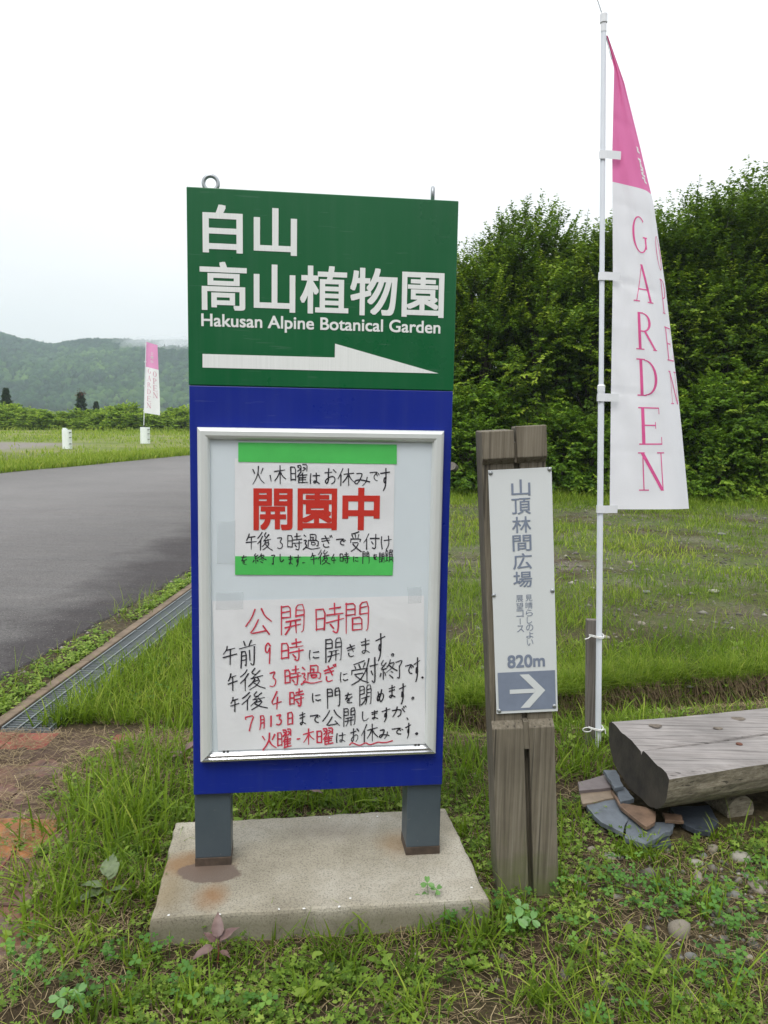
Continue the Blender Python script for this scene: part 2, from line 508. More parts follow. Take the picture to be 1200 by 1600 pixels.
def ground_z(x, y):
    x = np.asarray(x, float); y = np.asarray(y, float)
    z = (fbm(x, y, .8, 3) - .5) * .05 + (fbm(x, y, 5, 9) - .5) * .016
    z = z * np.clip((y - 1.0) / 2, .4, 1)
    d = seg_dist(x, y, DITCH)
    fade = np.clip((x - .15) / .5, 0, 1)
    wob = (fbm(x, y, 6, 21) - .5) * .10
    prof = np.where(d < .06 + wob, np.exp(-((d - .02) / .17) ** 2), np.clip(1 - (d - .06 - wob) / .05, 0, 1) * .95)
    z = z - .26 * prof * fade
    z = z + .035 * np.clip(1 - np.abs(d - .35) / .35, 0, 1) * fade
    # flat under road, gutter, slab, paving
    gx = gut_x(y)
    ing = (x > gx - .02) & (x < gx + GW + .0) & (y > GY0 - .02) & (y < GY1)
    z = np.where(ing, -.30, z)
    left = np.clip((gx + GW + .12 - x) / .12, 0, 1) * (y < 14)
    z = np.where(ing, z, z * (1 - left) - .0 * left)
    z = np.where(road_mask(x, y), -.05, z)
    pe = -1.22 + (fbm(x, y, 2.2, 31) - .5) * .6 + np.clip(2.9 - y, -1, .6) * .25
    pav = (x < -.9) & (y < 4.09) & (y > -2)
    mud = np.clip((fbm(x, y, 3.1, 35, 4) - .565) * .45, -.03, .012)
    z = np.where(pav, np.maximum(np.clip((x - pe) / .12, -.03, .018) + (fbm(x, y, 7, 33) - .5) * .02, mud), z)
    bare = pav & (((y > 3.86 + (fbm(x, y, 8, 37) - .5) * .12) & (x < -1.72)) | (np.hypot((x + 1.52) / .26, (y - 3.06) / .20) + (fbm(x, y, 6, 38) - .5) < 1))
    z = np.where(bare, -.03, z)
    sl_ = np.clip(1 - np.hypot(np.maximum(np.abs(x + .18) - .56, 0), np.maximum(np.abs(y - 2.64) - .42, 0)) / .12, 0, 1)
    z = z * (1 - sl_) - .022 * sl_
    far = np.clip((y - 62) / 30, 0, 1)
    return z
def grid_axis(dense0, dense1, step, lo, hi, g=1.16):
    a = list(np.arange(dense0, dense1 + 1e-6, step))
    s_ = step; v = dense1
    r_ = []
    while v < hi:
        s_ *= g; v += s_; r_.append(min(v, hi))
    s_ = step; v = dense0; l_ = []
    while v > lo:
        s_ *= g; v -= s_; l_.append(max(v, lo))
    return np.array(l_[::-1] + a + r_)
gx_ = grid_axis(-2.6, 3.4, .035, -1240, 1240)
gy_ = grid_axis(1.7, 7.2, .035, -90, 1240)
XX, YY = np.meshgrid(gx_, gy_)
ZZ = ground_z(XX, YY)
nx, ny = len(gx_), len(gy_)
ii = (np.arange(ny - 1)[:, None] * nx + np.arange(nx - 1)[None]).ravel()
me = np_mesh('ground', np.c_[XX.ravel(), YY.ravel(), ZZ.ravel()], [np.c_[ii, ii + 1, ii + nx + 1, ii + nx]])
info(put('ground', me, ground_mat()), kind='structure', label='soil and turf between the signs, the hedge and the field')

# road
rm = asphalt_mat()
ys = np.unique(np.concatenate([np.concatenate([np.linspace(-12, 2, 20), np.linspace(2, 14, 160), np.linspace(14, 20, 20)]), np.linspace(20, 60, 40)]))
V = []
for y in ys:
    xn = np.interp(y, ROAD_N[:, 1], ROAD_N[:, 0]) + (float(fbm(np.array(0.), np.array(y), 3, 5, 5)) - .5) * .16
    xf = np.interp(y, ROAD_F[:, 1], ROAD_F[:, 0]) + (float(fbm(np.array(7.), np.array(y), .8, 5)) - .5) * .5
    V += [(xf, y, -.06), (xf, y, .004), (xn, y, .004), (xn - 0, y, -.06)]
F = []
for i in range(len(ys) - 1):
    for k in range(3):
        a = i * 4 + k
        F.append((a, a + 1, a + 5, a + 4))
me = np_mesh('road', np.array(V), [np.array(F)[:, ::-1]], smooth=False)
info(put('road', me, rm), kind='structure', label='worn grey asphalt road curving behind the tall sign')

# ------------------------------------------------------------------ gutter with grating
conc_d = simple('gutter_concrete', (.11, .10, .085), .95, 0, .4, 12, bmp=.6)
kerb_m = simple('kerb_concrete', (.155, .115, .080), .9, 0, .45, 5, bmp=.6, bscale=90)
gd = A3(.052, 1, 0); gd = gd / np.linalg.norm(gd)
gr_ = A3(gd[1], -gd[0], 0)
G0 = A3(gut_x(GY0), GY0, 0)
def gp(a, b, z): return G0 + gd * a + gr_ * b + A3(0, 0, z)
GL = 7.0
mb = MB()
mb.box(gp(-.02, -.02, -.29), gr_ * (GW + .04), gd * (GL + .04), A3(0, 0, .02))
mb.box(gp(-.05, -.02, -.27), gr_ * (GW + .04), gd * .03, A3(0, 0, .24))
ch = build('gutter_channel', mb, conc_d)
info(ch, kind='structure', label='dark concrete gutter channel under the steel grating')
kt = thing('gutter_kerb', 'tan concrete kerb strip along the road side of the steel grating', 'kerb', gp(0, -.05, 0))
me_k = None
for i in range(12):
    mb = MB()
    mb.box(A3(-.036, 0, -.30), A3(.068, 0, 0), A3(0, .588, 0), A3(0, 0, .312))
    if me_k is None: me_k = mb.mesh('kerb_stone')
    o = put('kerb_stone', me_k, kerb_m, kt, bevel=.006)
    o.location = tuple(gd * (i * .592)); o.rotation_euler = (0, 0, -math.atan2(gd[0], gd[1]))
kt2 = thing('gutter_kerb', 'concrete kerb strip on the grass side of the steel grating', 'kerb', gp(0, GW + .045, -.018))
for i in range(12):
    o = put('kerb_stone', me_k, kerb_m, kt2, bevel=.006)
    o.location = tuple(gd * (i * .592)) ; o.rotation_euler = (0, 0, -math.atan2(gd[0], gd[1]))
galv = simple('galvanised_grating', (.20, .225, .235), .5, .45, .2, 14)
plen = .985
bar_me = MB().box(A3(.0, -.0025, -.028), A3(GW, 0, 0), A3(0, .005, 0), A3(0, 0, .028)).mesh('cross_bar')
rod_me = MB().box(A3(-.0045, 0, -.008), A3(.009, 0, 0), A3(0, plen - .012, 0), A3(0, 0, .011)).mesh('twisted_rod')
glabels = ['steel gutter grating nearest the camera, ending at the red paving', 'second steel gutter grating from the red paving', 'third steel gutter grating from the red paving',
           'fourth steel gutter grating, just left of the tall sign', 'fifth steel gutter grating, behind the tall sign', 'sixth steel gutter grating, behind the tall sign', 'farthest steel gutter grating, behind the tall sign']
gang = -math.atan2(gd[0], gd[1])
for k in range(7):
    gt = thing('gutter_grating', glabels[k], 'grating', gp(k * 1.0, 0, .004), 'steel gratings over the roadside gutter')
    gt.rotation_euler = (0, 0, gang)
    if k < 5:
        for i in range(int(plen / .0328) + 1):
            put('cross_bar', bar_me, galv, gt, loc=(0, .004 + i * .0328, 0))
    else:
        mb = MB()
        for i in range(int(plen / .0328) + 1): mb.box(A3(.0, .0015 + i * .0328, -.028), A3(GW, 0, 0), A3(0, .005, 0), A3(0, 0, .028))
        put('cross_bars', mb.mesh('cross_bars'), galv, gt)['kind'] = 'stuff'
    for j in range(4): put('twisted_rod', rod_me, galv, gt, loc=(.006 + j * (GW - .021) / 3, .006, .004))

# ------------------------------------------------------------------ red paving, left
def paver_mat():
    m_, t, b, _ = mat('red_paver')
    v = coords(t); oi = N(t, 'ObjectInfo')
    base = ramp(t, oi.outputs['Random'], [(0, (.15, .055, .042)), (.45, (.17, .07, .055)), (.75, (.16, .065, .052)), (.85, (.30, .11, .04)), (1, (.34, .07, .05))])
    vv = N(t, 'NewGeometry')
    n = noise(t, 7, 6, .7, vv.outputs['Position'])
    c = mixc(t, ramp(t, n, [(.40, g3(.1)), (.62, g3(.95))]), base, (.135, .092, .078))
    c = mixc(t, .5, c, ramp(t, noise(t, 90, 3, .7, vv.outputs['Position']), [(.3, g3(.5)), (.6, g3(1))]), 'MULTIPLY')
    t.links.new(c, b.inputs['Base Color']); b.inputs['Roughness'].default_value = .75
    bump(t, b, noise(t, 60, 4, .7, vv.outputs['Position']), .5, .004)
    return m_
pvm = paver_mat()
red_tile = simple('clean_red_paver', (.27, .060, .045), .7, 0, .3, 9, bmp=.4)
orange_tile = simple('orange_paver', (.30, .115, .035), .65, 0, .45, 7, bmp=.4)
pv = bpy.data.objects.new('pavement', None); COL.objects.link(pv)
pv.location = (-1.0, 4.08, 0); WL[pv.name] = A3(-1.0, 4.08, 0)
info(pv, kind='structure', label='red paving under mud and straw left of the tall sign')
pave_me = MB().box(A3(0, 0, -.05), A3(.296, 0, 0), A3(0, .296, 0), A3(0, 0, .05)).mesh('paver')
for j in range(8):
    for i in range(5):
        x = -.02 - (i + 1) * .3
        o = put('paver', pave_me, pvm, pv, loc=(x, -.3 * (j + 1), .0 + random.uniform(-.004, .003)), bevel=0)
        o.rotation_euler = (random.uniform(-.012, .012), random.uniform(-.012, .012), 0)
        if j == 0 or (j == 3 and i in (1,)):
            o.material_slots[0].link = 'OBJECT'; o.material_slots[0].material = red_tile if j == 0 else orange_tile
# ------------------------------------------------------------------ concrete base slab
cm = concrete_mat()
th = thing('concrete_base', 'speckled concrete slab with rust stains under the tall green and blue sign', 'concrete base', (slab_o[0], slab_o[1], 0))
def slab_mesh():
    mb = MB(); n = 34
    c = [np.array(p) for p in slab]
    cen = sum(c) / 4
    ring = []
    for k in range(4):
        a, b = c[k], c[(k + 1) % 4]
        for i in range(n):
            p = a + (b - a) * i / n
            w_ = (float(fbm(np.array(p[0]), np.array(p[1]), 14, 4)) - .5) * .020
            ring.append(p + (p - cen) / np.linalg.norm(p - cen) * w_)
    lv = []
    for (ins, z) in ((-.012, -.05), (0, SLZ - .012), (.004, SLZ - .004), (.013, SLZ)):
        lv.append([A3(*(p - (p - cen) / np.linalg.norm(p - cen) * ins)[:2], z + (random.uniform(-.001, .001) if z > 0 else 0)) for p in ring])
    m_ = len(ring); vs = [v for l in lv for v in l]
    fs = [(l * m_ + i, l * m_ + (i + 1) % m_, (l + 1) * m_ + (i + 1) % m_, (l + 1) * m_ + i) for l in range(3) for i in range(m_)]
    fs.append(tuple(3 * m_ + i for i in range(m_)))
    return mb.add(vs, fs)
build('slab', slab_mesh(), cm, th)
lime = simple('bird_lime', (.62, .62, .60), .8)
for p in ((515, 1278), (590, 1276), (264, 1430), (343, 1429), (436, 1421), (475, 1420), (530, 1417), (547, 1404), (737, 1387)):
    q = on_z(*p, SLZ)
    k = 9
    mb = MB().add([q + A3(math.cos(a) * .005 * random.uniform(.5, 1.2), math.sin(a) * .007 * random.uniform(.5, 1.1), .0014) for a in np.linspace(0, 2 * math.pi, k, endpoint=False)] + [q + A3(0, 0, .003)], [(i, (i + 1) % k, k) for i in range(k)])
    build('bird_dropping', mb, lime, th)

# ------------------------------------------------------------------ main sign
sign = thing('sign_board', 'tall green and blue garden sign with white lettering and long white arrow', 'sign', sg(.45, .075, SLZ))
DEP = .15
mb = MB().box(sg(0, 0, ZM + .001), SU * .9, SN * DEP, A3(0, 0, ZT - ZM - .001)); build('green_panel', mb, M['green'], sign, bevel=.003)
mb = MB().box(sg(.0015, .0015, ZB), SU * .897, SN * (DEP - .003), A3(0, 0, ZM - ZB)); build('blue_panel', mb, M['blue'], sign, bevel=.003)
for u0 in (.003, .772):
    mb = MB().box(sg(u0, .018, SLZ + .03), SU * .127, SN * .118, A3(0, 0, ZB - SLZ - .03))
    lg = build('leg', mb, M['steel'], sign, bevel=.004)
    mb = MB().box(sg(u0 - .001, .017, SLZ - .003), SU * .129, SN * .120, A3(0, 0, .034))
    build('rusty_foot', mb, M['rust'], lg, bevel=.002)
    lg['label'] = 'grey steel leg over the rust stain' if u0 < .1 else 'grey steel leg on the right'
for u0, face in ((.072, 1), (.823, 0)):
    mb = MB()
    c = sg(u0, .07, ZT)
    ax = SU if face else (SN * .96 + SU * .2)
    mb.tube([c + A3(0, 0, .028) + (ax * math.cos(a) + A3(0, 0, 1) * math.sin(a)) * .024 + A3(0, 0, .004) for a in np.linspace(-math.pi / 2, 1.5 * math.pi, 25)], .0065, 10, False)
    mb.tube([c + A3(0, 0, -.002), c + A3(0, 0, .006)], .018, 12)
    mb.tube([c, c + A3(0, 0, .012)], .009, 10)
    e_ = build('eyebolt', mb, M['eyebolt'], sign, smooth=True)
    e_['label'] = 'lifting ring seen face-on' if face else 'lifting ring seen edge-on'

def font_verts(body, bold=0., res=6):
    c = bpy.data.curves.new('txt', 'FONT')
    c.body = body; c.offset = bold; c.resolution_u = res
    o = bpy.data.objects.new('txt', c); COL.objects.link(o)
    dg = bpy.context.evaluated_depsgraph_get(); dg.update()
    me_ = bpy.data.meshes.new_from_object(o.evaluated_get(dg))
    V_ = np.array([v.co[:] for v in me_.vertices]); F_ = [tuple(p.vertices) for p in me_.polygons]
    bpy.data.objects.remove(o); bpy.data.curves.remove(c); bpy.data.meshes.remove(me_)
    return V_[:, :2], F_
def fit_text(mb, body, u0, u1, z0, z1, place, bold=0., thick=.0008, n0=-.0012):
    """fit the glyphs into a box on a surface; place(u, z, n) gives the 3D point"""
    V_, F_ = font_verts(body, 0.)
    a, b = V_.min(0) - bold, V_.max(0) + bold
    offs = [(0, 0)] if bold <= 0 else [(bold * p_, bold * q_) for p_ in (-1, 0, 1) for q_ in (-1, 0, 1)]
    for k, (ox, oz) in enumerate(offs):
        U = u0 + (V_[:, 0] + ox - a[0]) / (b[0] - a[0]) * (u1 - u0)
        Z = z0 + (V_[:, 1] + oz - a[1]) / (b[1] - a[1]) * (z1 - z0)
        mb.add([place(u, z, n0 - k * .00003) for u, z in zip(U, Z)], F_)
def spl(u, z, n): return sg(u, n, z)
mb = MB()
def tbox(l, t, r_, b_):
    return sg_px(*l)[0], sg_px(*r_)[0], sg_px(*b_)[1], sg_px(*t)[1]
u0, u1, z0, z1 = tbox((316.5, 350), (347, 320), (464, 370), (464, 400.5))
fit_text(mb, '白山', u0, u1, z0, z1, spl, .021)
u0, u1, z0, z1 = tbox((312, 430), (349, 409), (694, 450), (692, 497))
fit_text(mb, '高山植物園', u0, u1, z0, z1, spl, .018)
u0, u1, z0, z1 = tbox((314.5, 500), (315.6, 489.5), (688, 515), (449, 520))
fit_text(mb, 'Hakusan Alpine Botanical Garden', u0, u1, z0, z1, spl, .017)
build('lettering', mb, M['vinyl'], sign)
mb = MB()
ar = [sg_px(*p) for p in ((316.5, 553), (523, 559), (523.5, 537), (685, 583.5), (316.5, 573))]
ar[1] = (ar[1][0], ar[0][1]); ar[4] = (ar[4][0], ar[3][1])
mb.add([sg(u, -.0012, z) for u, z in ar], [(0, 1, 3, 4), (1, 2, 3)])
build('arrow', mb, M['vinyl'], sign)

# aluminium display frame: four mitred rails round a pale board
FU0, FU1, FZ0, FZ1 = .028, .868, .484, 1.653
case = thing('poster_frame', 'pale aluminium poster frame with mitred corners on the blue panel', 'frame', sg(.448, 0, FZ0))
prof = [(0, .0015), (0, .014), (.004, .021), (.012, .025), (.026, .025), (.034, .021), (.0405, .010), (.0405, .003)]
def rail(side, prof, matl):
    mb = MB()
    vs = []
    for end in (0, 1):
        for (d, h) in prof:
            if side == 'T': u = FU0 + d if end == 0 else FU1 - d; z = FZ1 - d
            if side == 'B': u = FU0 + d if end == 0 else FU1 - d; z = FZ0 + d
            if side == 'L': z = FZ0 + d if end == 0 else FZ1 - d; u = FU0 + d
            if side == 'R': z = FZ0 + d if end == 0 else FZ1 - d; u = FU1 - d
            vs.append(sg(u, -h, z))
    k = len(prof)
    fs = [(i, i + 1, k + i + 1, k + i) for i in range(k - 1)] + [tuple(range(k)), tuple(range(k, 2 * k)), (0, k, 2 * k - 1, k - 1)]
    mb.add(vs, fs)
    return build('frame_rail', mb, matl, case)
for s_ in 'TLR': rail(s_, prof, M['alu'])
bprof = [(0, .0015), (0, .020), (.003, .026), (.010, .026), (.012, .017), (.020, .016), (.024, .012), (.030, .0035)]
o = rail('B', bprof, M['chrome']); o['label'] = 'bright lower rail, flipped open a little'
mb = MB()
for u in (.105, .118, .79, .802):
    mb.box(sg(u, -.0085, FZ0 + .028), SU * .008, SN * .004, A3(0, 0, .005))
build('clip_mark', mb, simple('black_rubber', (.02, .02, .02), .6), case)
mb = MB().box(sg(FU0 + .037, -.004, FZ0 + .030), SU * (FU1 - FU0 - .074), SN * .0035, A3(0, 0, FZ1 - FZ0 - .066))
build('backing_board', mb, M['board'], case)
# clear cover
cmx, t, b, o_ = mat('clear_cover')
tr = N(t, 'BsdfTransparent'); tr.inputs['Color'].default_value = (.985, .99, .99, 1)
gl = N(t, 'BsdfGlossy'); gl.inputs['Roughness'].default_value = .12
ms = N(t, 'MixShader')
ms.inputs['Fac'].default_value = .04
t.links.new(tr.outputs[0], ms.inputs[1]); t.links.new(gl.outputs[0], ms.inputs[2]); t.links.new(ms.outputs[0], o_.inputs['Surface'])
mb = MB().add([sg(FU0 + .039, -.0105, FZ0 + .031), sg(FU1 - .039, -.0105, FZ0 + .031), sg(FU1 - .039, -.0105, FZ1 - .039), sg(FU0 + .039, -.0105, FZ1 - .039)], [(0, 1, 2, 3)])
build('clear_cover', mb, cmx, case)

def sheet(corners_px, n0, wave=.0008, nx=40, nz=40, seed=0):
    c = [sg_px(*p) for p in corners_px]      # TL TR BR BL
    mb = MB(); vs = []
    for j in range(nz + 1):
        for i in range(nx + 1):
            a, b_ = i / nx, j / nz
            u = (c[0][0] * (1 - a) + c[1][0] * a) * (1 - b_) + (c[3][0] * (1 - a) + c[2][0] * a) * b_
            z = (c[0][1] * (1 - a) + c[1][1] * a) * (1 - b_) + (c[3][1] * (1 - a) + c[2][1] * a) * b_
            h = float(fbm(np.array(u + seed), np.array(z), 9, 2)) * wave
            vs.append(sg(u, -(n0 + h), z))
    fs = [(j * (nx + 1) + i, j * (nx + 1) + i + 1, (j + 1) * (nx + 1) + i + 1, (j + 1) * (nx + 1) + i) for j in range(nz) for i in range(nx)]
    return mb.add(vs, fs)

# --- handwriting: every character as pen strokes in a 100 x 100 box
MON = '12,6 12,98;12,7 42,7 42,44;13,25 41,25;13,43 42,43;60,44 60,7 88,7 88,92 80,96;60,25 87,25;60,43 87,43;'
GL_ = {
'火': '10,20 24,42;84,15 70,42;52,4 50,42 34,74 12,98;50,46 68,74 96,94', '木': '6,32 92,24;50,2 50,98;48,32 30,62 6,82;52,32 70,56 96,74',
'曜': '8,15 8,85;8,15 34,15 34,85;8,48 34,48;8,82 34,82;44,6 64,6 62,40;46,16 58,22;44,36 58,28;72,4 95,4 93,38;75,16 87,22;73,34 88,26;58,44 44,66;52,58 52,98;72,44 68,56;52,58 95,55;54,70 90,68;54,82 90,80;52,97 98,94;72,57 72,95',
'は': '14,8 9,50 13,94;38,30 94,26;66,6 67,50 66,80 54,93 42,86 46,72 64,74 92,94', 'お': '8,30 64,24;36,4 37,50 36,84 22,94 8,80 30,60 62,48 86,58 84,82 60,96;74,10 94,28',
'休': '32,3 20,35 3,60;20,38 20,97;38,34 97,28;66,4 66,98;64,36 52,60 34,80;68,36 80,58 99,76', 'み': '18,12 56,10 42,50 22,86 6,78 14,60 44,56 96,72;82,36 76,72 56,98',
'で': '6,20 84,12 56,32 42,60 54,86 78,92;70,36 78,48;86,26 94,40', 'す': '4,24 96,18;56,3 58,50 50,68 36,62 40,44 54,42 60,60 50,84 32,99',
'午': '32,3 26,22 8,42;26,24 84,20;4,58 97,50;52,22 52,99', '後': '30,3 20,18 4,32;34,22 22,44 3,62;22,44 22,97;58,3 44,22 62,30;76,13 46,44;44,46 88,38;66,40 74,54;58,48 48,64 34,78;50,60 80,54 66,78 38,97;54,66 72,84 98,96',
'3': '14,12 76,8 42,42 80,58 74,86 44,96 12,86', '時': '8,16 8,80;8,16 36,16 36,80;8,46 36,46;8,78 36,78;50,20 88,17;68,3 68,38;42,38 96,35;42,58 98,54;80,44 80,88 74,97 62,90;54,68 64,80',
'過': '8,10 18,22;6,40 22,40 12,62 24,70 14,82;3,94 20,82 50,95 98,88;44,6 44,40;44,6 78,6 76,40;60,22 60,40;44,23 62,23;34,42 32,78;34,42 90,42 88,78 80,74;48,54 72,54 70,68 50,68 48,54',
'ぎ': '8,28 74,18;10,46 78,36;36,4 70,62;24,66 22,84 42,95 72,90;80,4 86,18;92,1 98,14', 'き': '8,28 84,16;12,46 90,34;38,4 74,62;24,66 24,84 46,96 78,90',
'受': '74,3 50,8 18,12;22,20 30,32;46,16 52,30;78,14 68,32;10,38 8,54;10,38 92,36 86,50;24,56 76,54 52,80 10,98;28,62 60,84 96,98', '付': '34,3 22,34 3,58;22,36 22,97;42,32 97,28;76,4 76,86 70,97 56,88;50,50 60,66',
'け': '16,8 11,50 20,92;36,34 97,28;72,4 74,50 66,80 50,97', 'を': '16,22 82,16;46,3 34,36 12,62 40,50 52,58 54,78;86,42 52,58 32,76 40,93 84,94',
'終': '22,3 8,24 28,28;36,16 6,50 38,46;22,50 22,97;10,66 4,84;32,64 38,80;62,4 54,24 40,40;56,22 84,18 70,44 40,66;56,30 74,50 97,62;64,62 76,72;56,80 74,95', '了': '12,14 84,10 68,26 50,38;50,36 52,84 46,96 30,88',
'し': '22,4 20,60 30,90 56,94 88,70', 'ま': '12,22 88,17;16,42 84,37;50,3 52,60 50,84 34,94 16,84 30,74 54,76 90,94', '。': '20,50 50,10 85,40 60,90 20,70 20,50', '、': '10,5 90,95', '・': '10,60 90,40', '4': '60,3 8,68 96,62;66,34 62,99',
'に': '16,6 11,50 18,94;46,28 88,25;44,70 58,84 92,80', '門': MON, '開': MON + '28,58 74,56;22,74 78,72;42,58 40,80 26,97;60,57 60,97', '閉': MON + '26,64 76,60;58,50 58,88 50,93;56,64 44,80 24,93', '間': MON + '34,54 34,92;34,54 66,54 66,92;34,72 66,72;34,90 66,90',
'鎖': '22,3 4,30;22,5 38,26;10,34 34,33;6,50 38,49;22,34 22,86;4,90 40,84;52,5 58,20;72,2 72,22;90,5 84,20;54,26 54,76;54,26 90,26 90,76;54,42 90,42;54,58 90,58;54,74 90,74;62,78 48,97;80,78 97,94',
'公': '38,6 26,36 4,62;60,6 74,34 97,56;50,44 34,74 20,92 78,86;66,66 90,99', '前': '28,3 36,18;72,2 60,20;4,27 97,22;16,40 14,98;16,40 46,40 46,97 38,92;17,56 45,56;17,72 45,72;64,40 64,80;88,32 88,92 80,98 70,90',
'9': '72,24 50,4 18,20 22,46 50,50 72,24 70,60 64,99', '7': '10,10 12,26;10,10 86,6 60,50 42,98', '月': '26,4 26,60 10,98;26,4 78,4 78,94 66,94;27,32 77,32;27,56 77,56', '1': '50,3 50,98', '日': '16,4 16,97;16,4 82,4 82,97;16,48 82,48;16,93 82,93',
'め': '20,16 30,60 48,90;66,4 50,50 20,90 6,74 14,46 50,28 88,40 90,72 58,98', 'が': '4,36 60,28 56,82 38,95;34,4 26,50 6,94;70,26 84,58;74,6 80,20;88,2 94,16', '~': '0,80 8,30 18,80 28,90 38,30 48,80 58,60 68,20 78,40 88,30 100,0'}
def chaikin(P, k):
    for _ in range(k):
        Q = [P[0]]
        for a, b in zip(P[:-1], P[1:]):
            Q += [a * .78 + b * .22, a * .22 + b * .78]
        P = Q + [P[-1]]
    return P
def write(mb, ch, x0, y0, x1, y1, pen, n0, skew=0.):
    """px box -> strokes on the sign plane; pen in metres"""
    U = [sg_px(x0, y0), sg_px(x1, y0), sg_px(x0, y1)]
    o = np.array(U[0]); ex = np.array(U[1]) - o; ez = np.array(U[2]) - o
    jit = lambda: rg.normal(0, 1.1, 2)
    for st in GL_[ch].split(';'):
        if not st: continue
        P = [np.array([float(c) for c in p.split(',')]) + jit() for p in st.split()]
        P = [np.array([p[0], p[1] - skew * (p[0] - 50)]) for p in P]
        if len(P) > 2: P = chaikin(P, 2 if ch in 'はおみですぎきをしまにめがけ39。~' else 1)
        Q = [o + ex * p[0] / 100 + ez * p[1] / 100 for p in P]
        k = len(Q)
        w0 = pen * rg.uniform(.8, 1.2); w1 = pen * rg.uniform(.45, 1.1)
        L_, Rr = [], []
        for i, p in enumerate(Q):
            d = Q[min(i + 1, k - 1)] - Q[max(i - 1, 0)]
            d = d / (np.linalg.norm(d) + 1e-9); nn = np.array([-d[1], d[0]])
            ww = (w0 + (w1 - w0) * i / (k - 1)) / 2
            e = d * ww * .7 * (-1 if i == 0 else 1 if i == k - 1 else 0)
            L_.append(p + nn * ww + e); Rr.append(p - nn * ww + e)
        n1 = n0 + rg.uniform(0, .0003)
        mb.add([sg(q[0], -n1, q[1]) for q in L_ + Rr], [(i, i + 1, k + i + 1, k + i) for i in range(k - 1)])

# first notice
n1 = thing('paper_notice', 'white printed notice with green tape and large red characters in the poster frame', 'notice', sg(.43, -.006, sg_px(490, 898)[1]))
build('paper', sheet(((367, 716), (616.5, 720), (614, 880), (367, 875)), .0048, .0012), M['paper'], n1, smooth=True)
build('tape', sheet(((372.5, 691), (619.5, 694.5), (619.5, 725), (372.5, 721.5)), .0065, .0008), M['tape'], n1, smooth=True)
build('tape', sheet(((367.5, 868.5), (614.5, 869.5), (613, 898.5), (367.5, 897.5)), .0065, .0008), M['tape'], n1, smooth=True)
mb = MB()
for ch, x0, x1, x2, in (('開', 396, 457, 0), ('園', 465, 526, 0), ('中', 535, 592.5, 0)):
    a = sg_px(x0, 763); b_ = sg_px(x1, 829)
    fit_text(mb, ch, a[0], b_[0], sg_px(x0, 828)[1], sg_px(x1, 763)[1] if ch != '中' else sg_px(x1, 762)[1], spl, .032 if ch == '中' else .024, n0=-.0066)
build('red_lettering', mb, M['redprint'], n1)
mb = MB()
pen = .0042
for s_ in ('火,393,727,414,757', '、,422,742,424,752', '木,428,727,447,756', '曜,452,725,481,755', 'は,483,738,500,756', 'お,506,731,526,757', '休,527,731,553,759', 'み,552,737,578,759', 'で,577,735,593,752', 'す,594,731,609,766',
           '午,384,833,401,858', '後,402,831,426,860', '3,432,838,444,858', '時,448,832,472,860', '過,473,833,500,859', 'ぎ,501,836,519,856', 'で,524,840,541,852', '受,546,830,565,862', '付,567,833,593,858', 'け,593,836,612,859'):
    ch, *b_ = s_.split(','); b_ = [float(q) for q in b_]
    write(mb, ch, *b_, pen, .0066)
build('handwriting', mb, M['ink'], n1)
mb = MB()
for s_ in ('を,376,867,387,882', '終,395,864,417,880', '了,423,865,431,882', 'し,436,865,444,878', 'ま,450,867,458,882', 'す,460,866,470,884', '・,472,877,477,880', '午,485,863,495,881', '後,496,858,516,882', '4,516,865,525,880', '時,530,862,546,880',
           'に,551,868,560,878', '門,565,860,578,880', 'を,582,865,589,874', '閉,591,862,601,879', '鎖,601,858,614,878'):
    ch, *b_ = s_.split(','); b_ = [float(q) for q in b_]
    write(mb, ch, *b_, .0034, .0078)
build('handwriting', mb, M['ink'], n1)
# second notice
n2 = thing('paper_notice', 'wrinkled handwritten notice in red and black marker, lower sheet in the poster frame', 'notice', sg(.44, -.006, sg_px(490, 1168)[1]))
build('paper', sheet(((332, 938.5), (662, 930), (664.5, 1161), (341, 1172)), .0050, .0022), M['paper'], n2, smooth=True)
for q in (((337, 925), (380, 924), (380, 951), (337, 952)), ((636, 917), (658, 916), (658, 941), (637, 942)), ((340, 815), (368, 813), (367, 881), (339, 880))):
    o = build('clear_tape', sheet(q, .0074, .0005, 6, 6), M['cleartape'], n2 if q[0][1] > 900 else n1)
    # faint tape
tape_m, t, b, o_ = mat('faint_tape')
tr = N(t, 'BsdfTransparent'); ms = N(t, 'MixShader'); ms.inputs['Fac'].default_value = .22
b.inputs['Base Color'].default_value = (.62, .66, .68, 1); b.inputs['Roughness'].default_value = .25
t.links.new(tr.outputs[0], ms.inputs[1]); t.links.new(b.outputs[0], ms.inputs[2]); t.links.new(ms.outputs[0], o_.inputs['Surface'])
for o in bpy.data.objects:
    if o.name.startswith('clear_tape'): o.data.materials[0] = tape_m
red, blk = MB(), MB()
RED = ('公,382,948,426,992 開,435,942,480,990 時,490,941,538,992 間,535,937,581,987', '9,412,1001,426,1036 時,437,997,475,1034', '3,420,1046,434,1073 時,443,1040,470,1071 過,470,1037,504,1068 ぎ,505,1038,525,1065',
       '4,421,1079,440,1108 時,451,1075,475,1104', '7,382,1116,400,1140 月,405,1116,415,1138 1,421,1117,426,1134 3,431,1114,442,1132 日,448,1111,459,1131', '火,408,1143,433,1170 曜,432,1138,456,1167 ・,464,1151,469,1155 木,473,1137,491,1162 曜,493,1136,521,1162 ~,545,1156,612,1164')
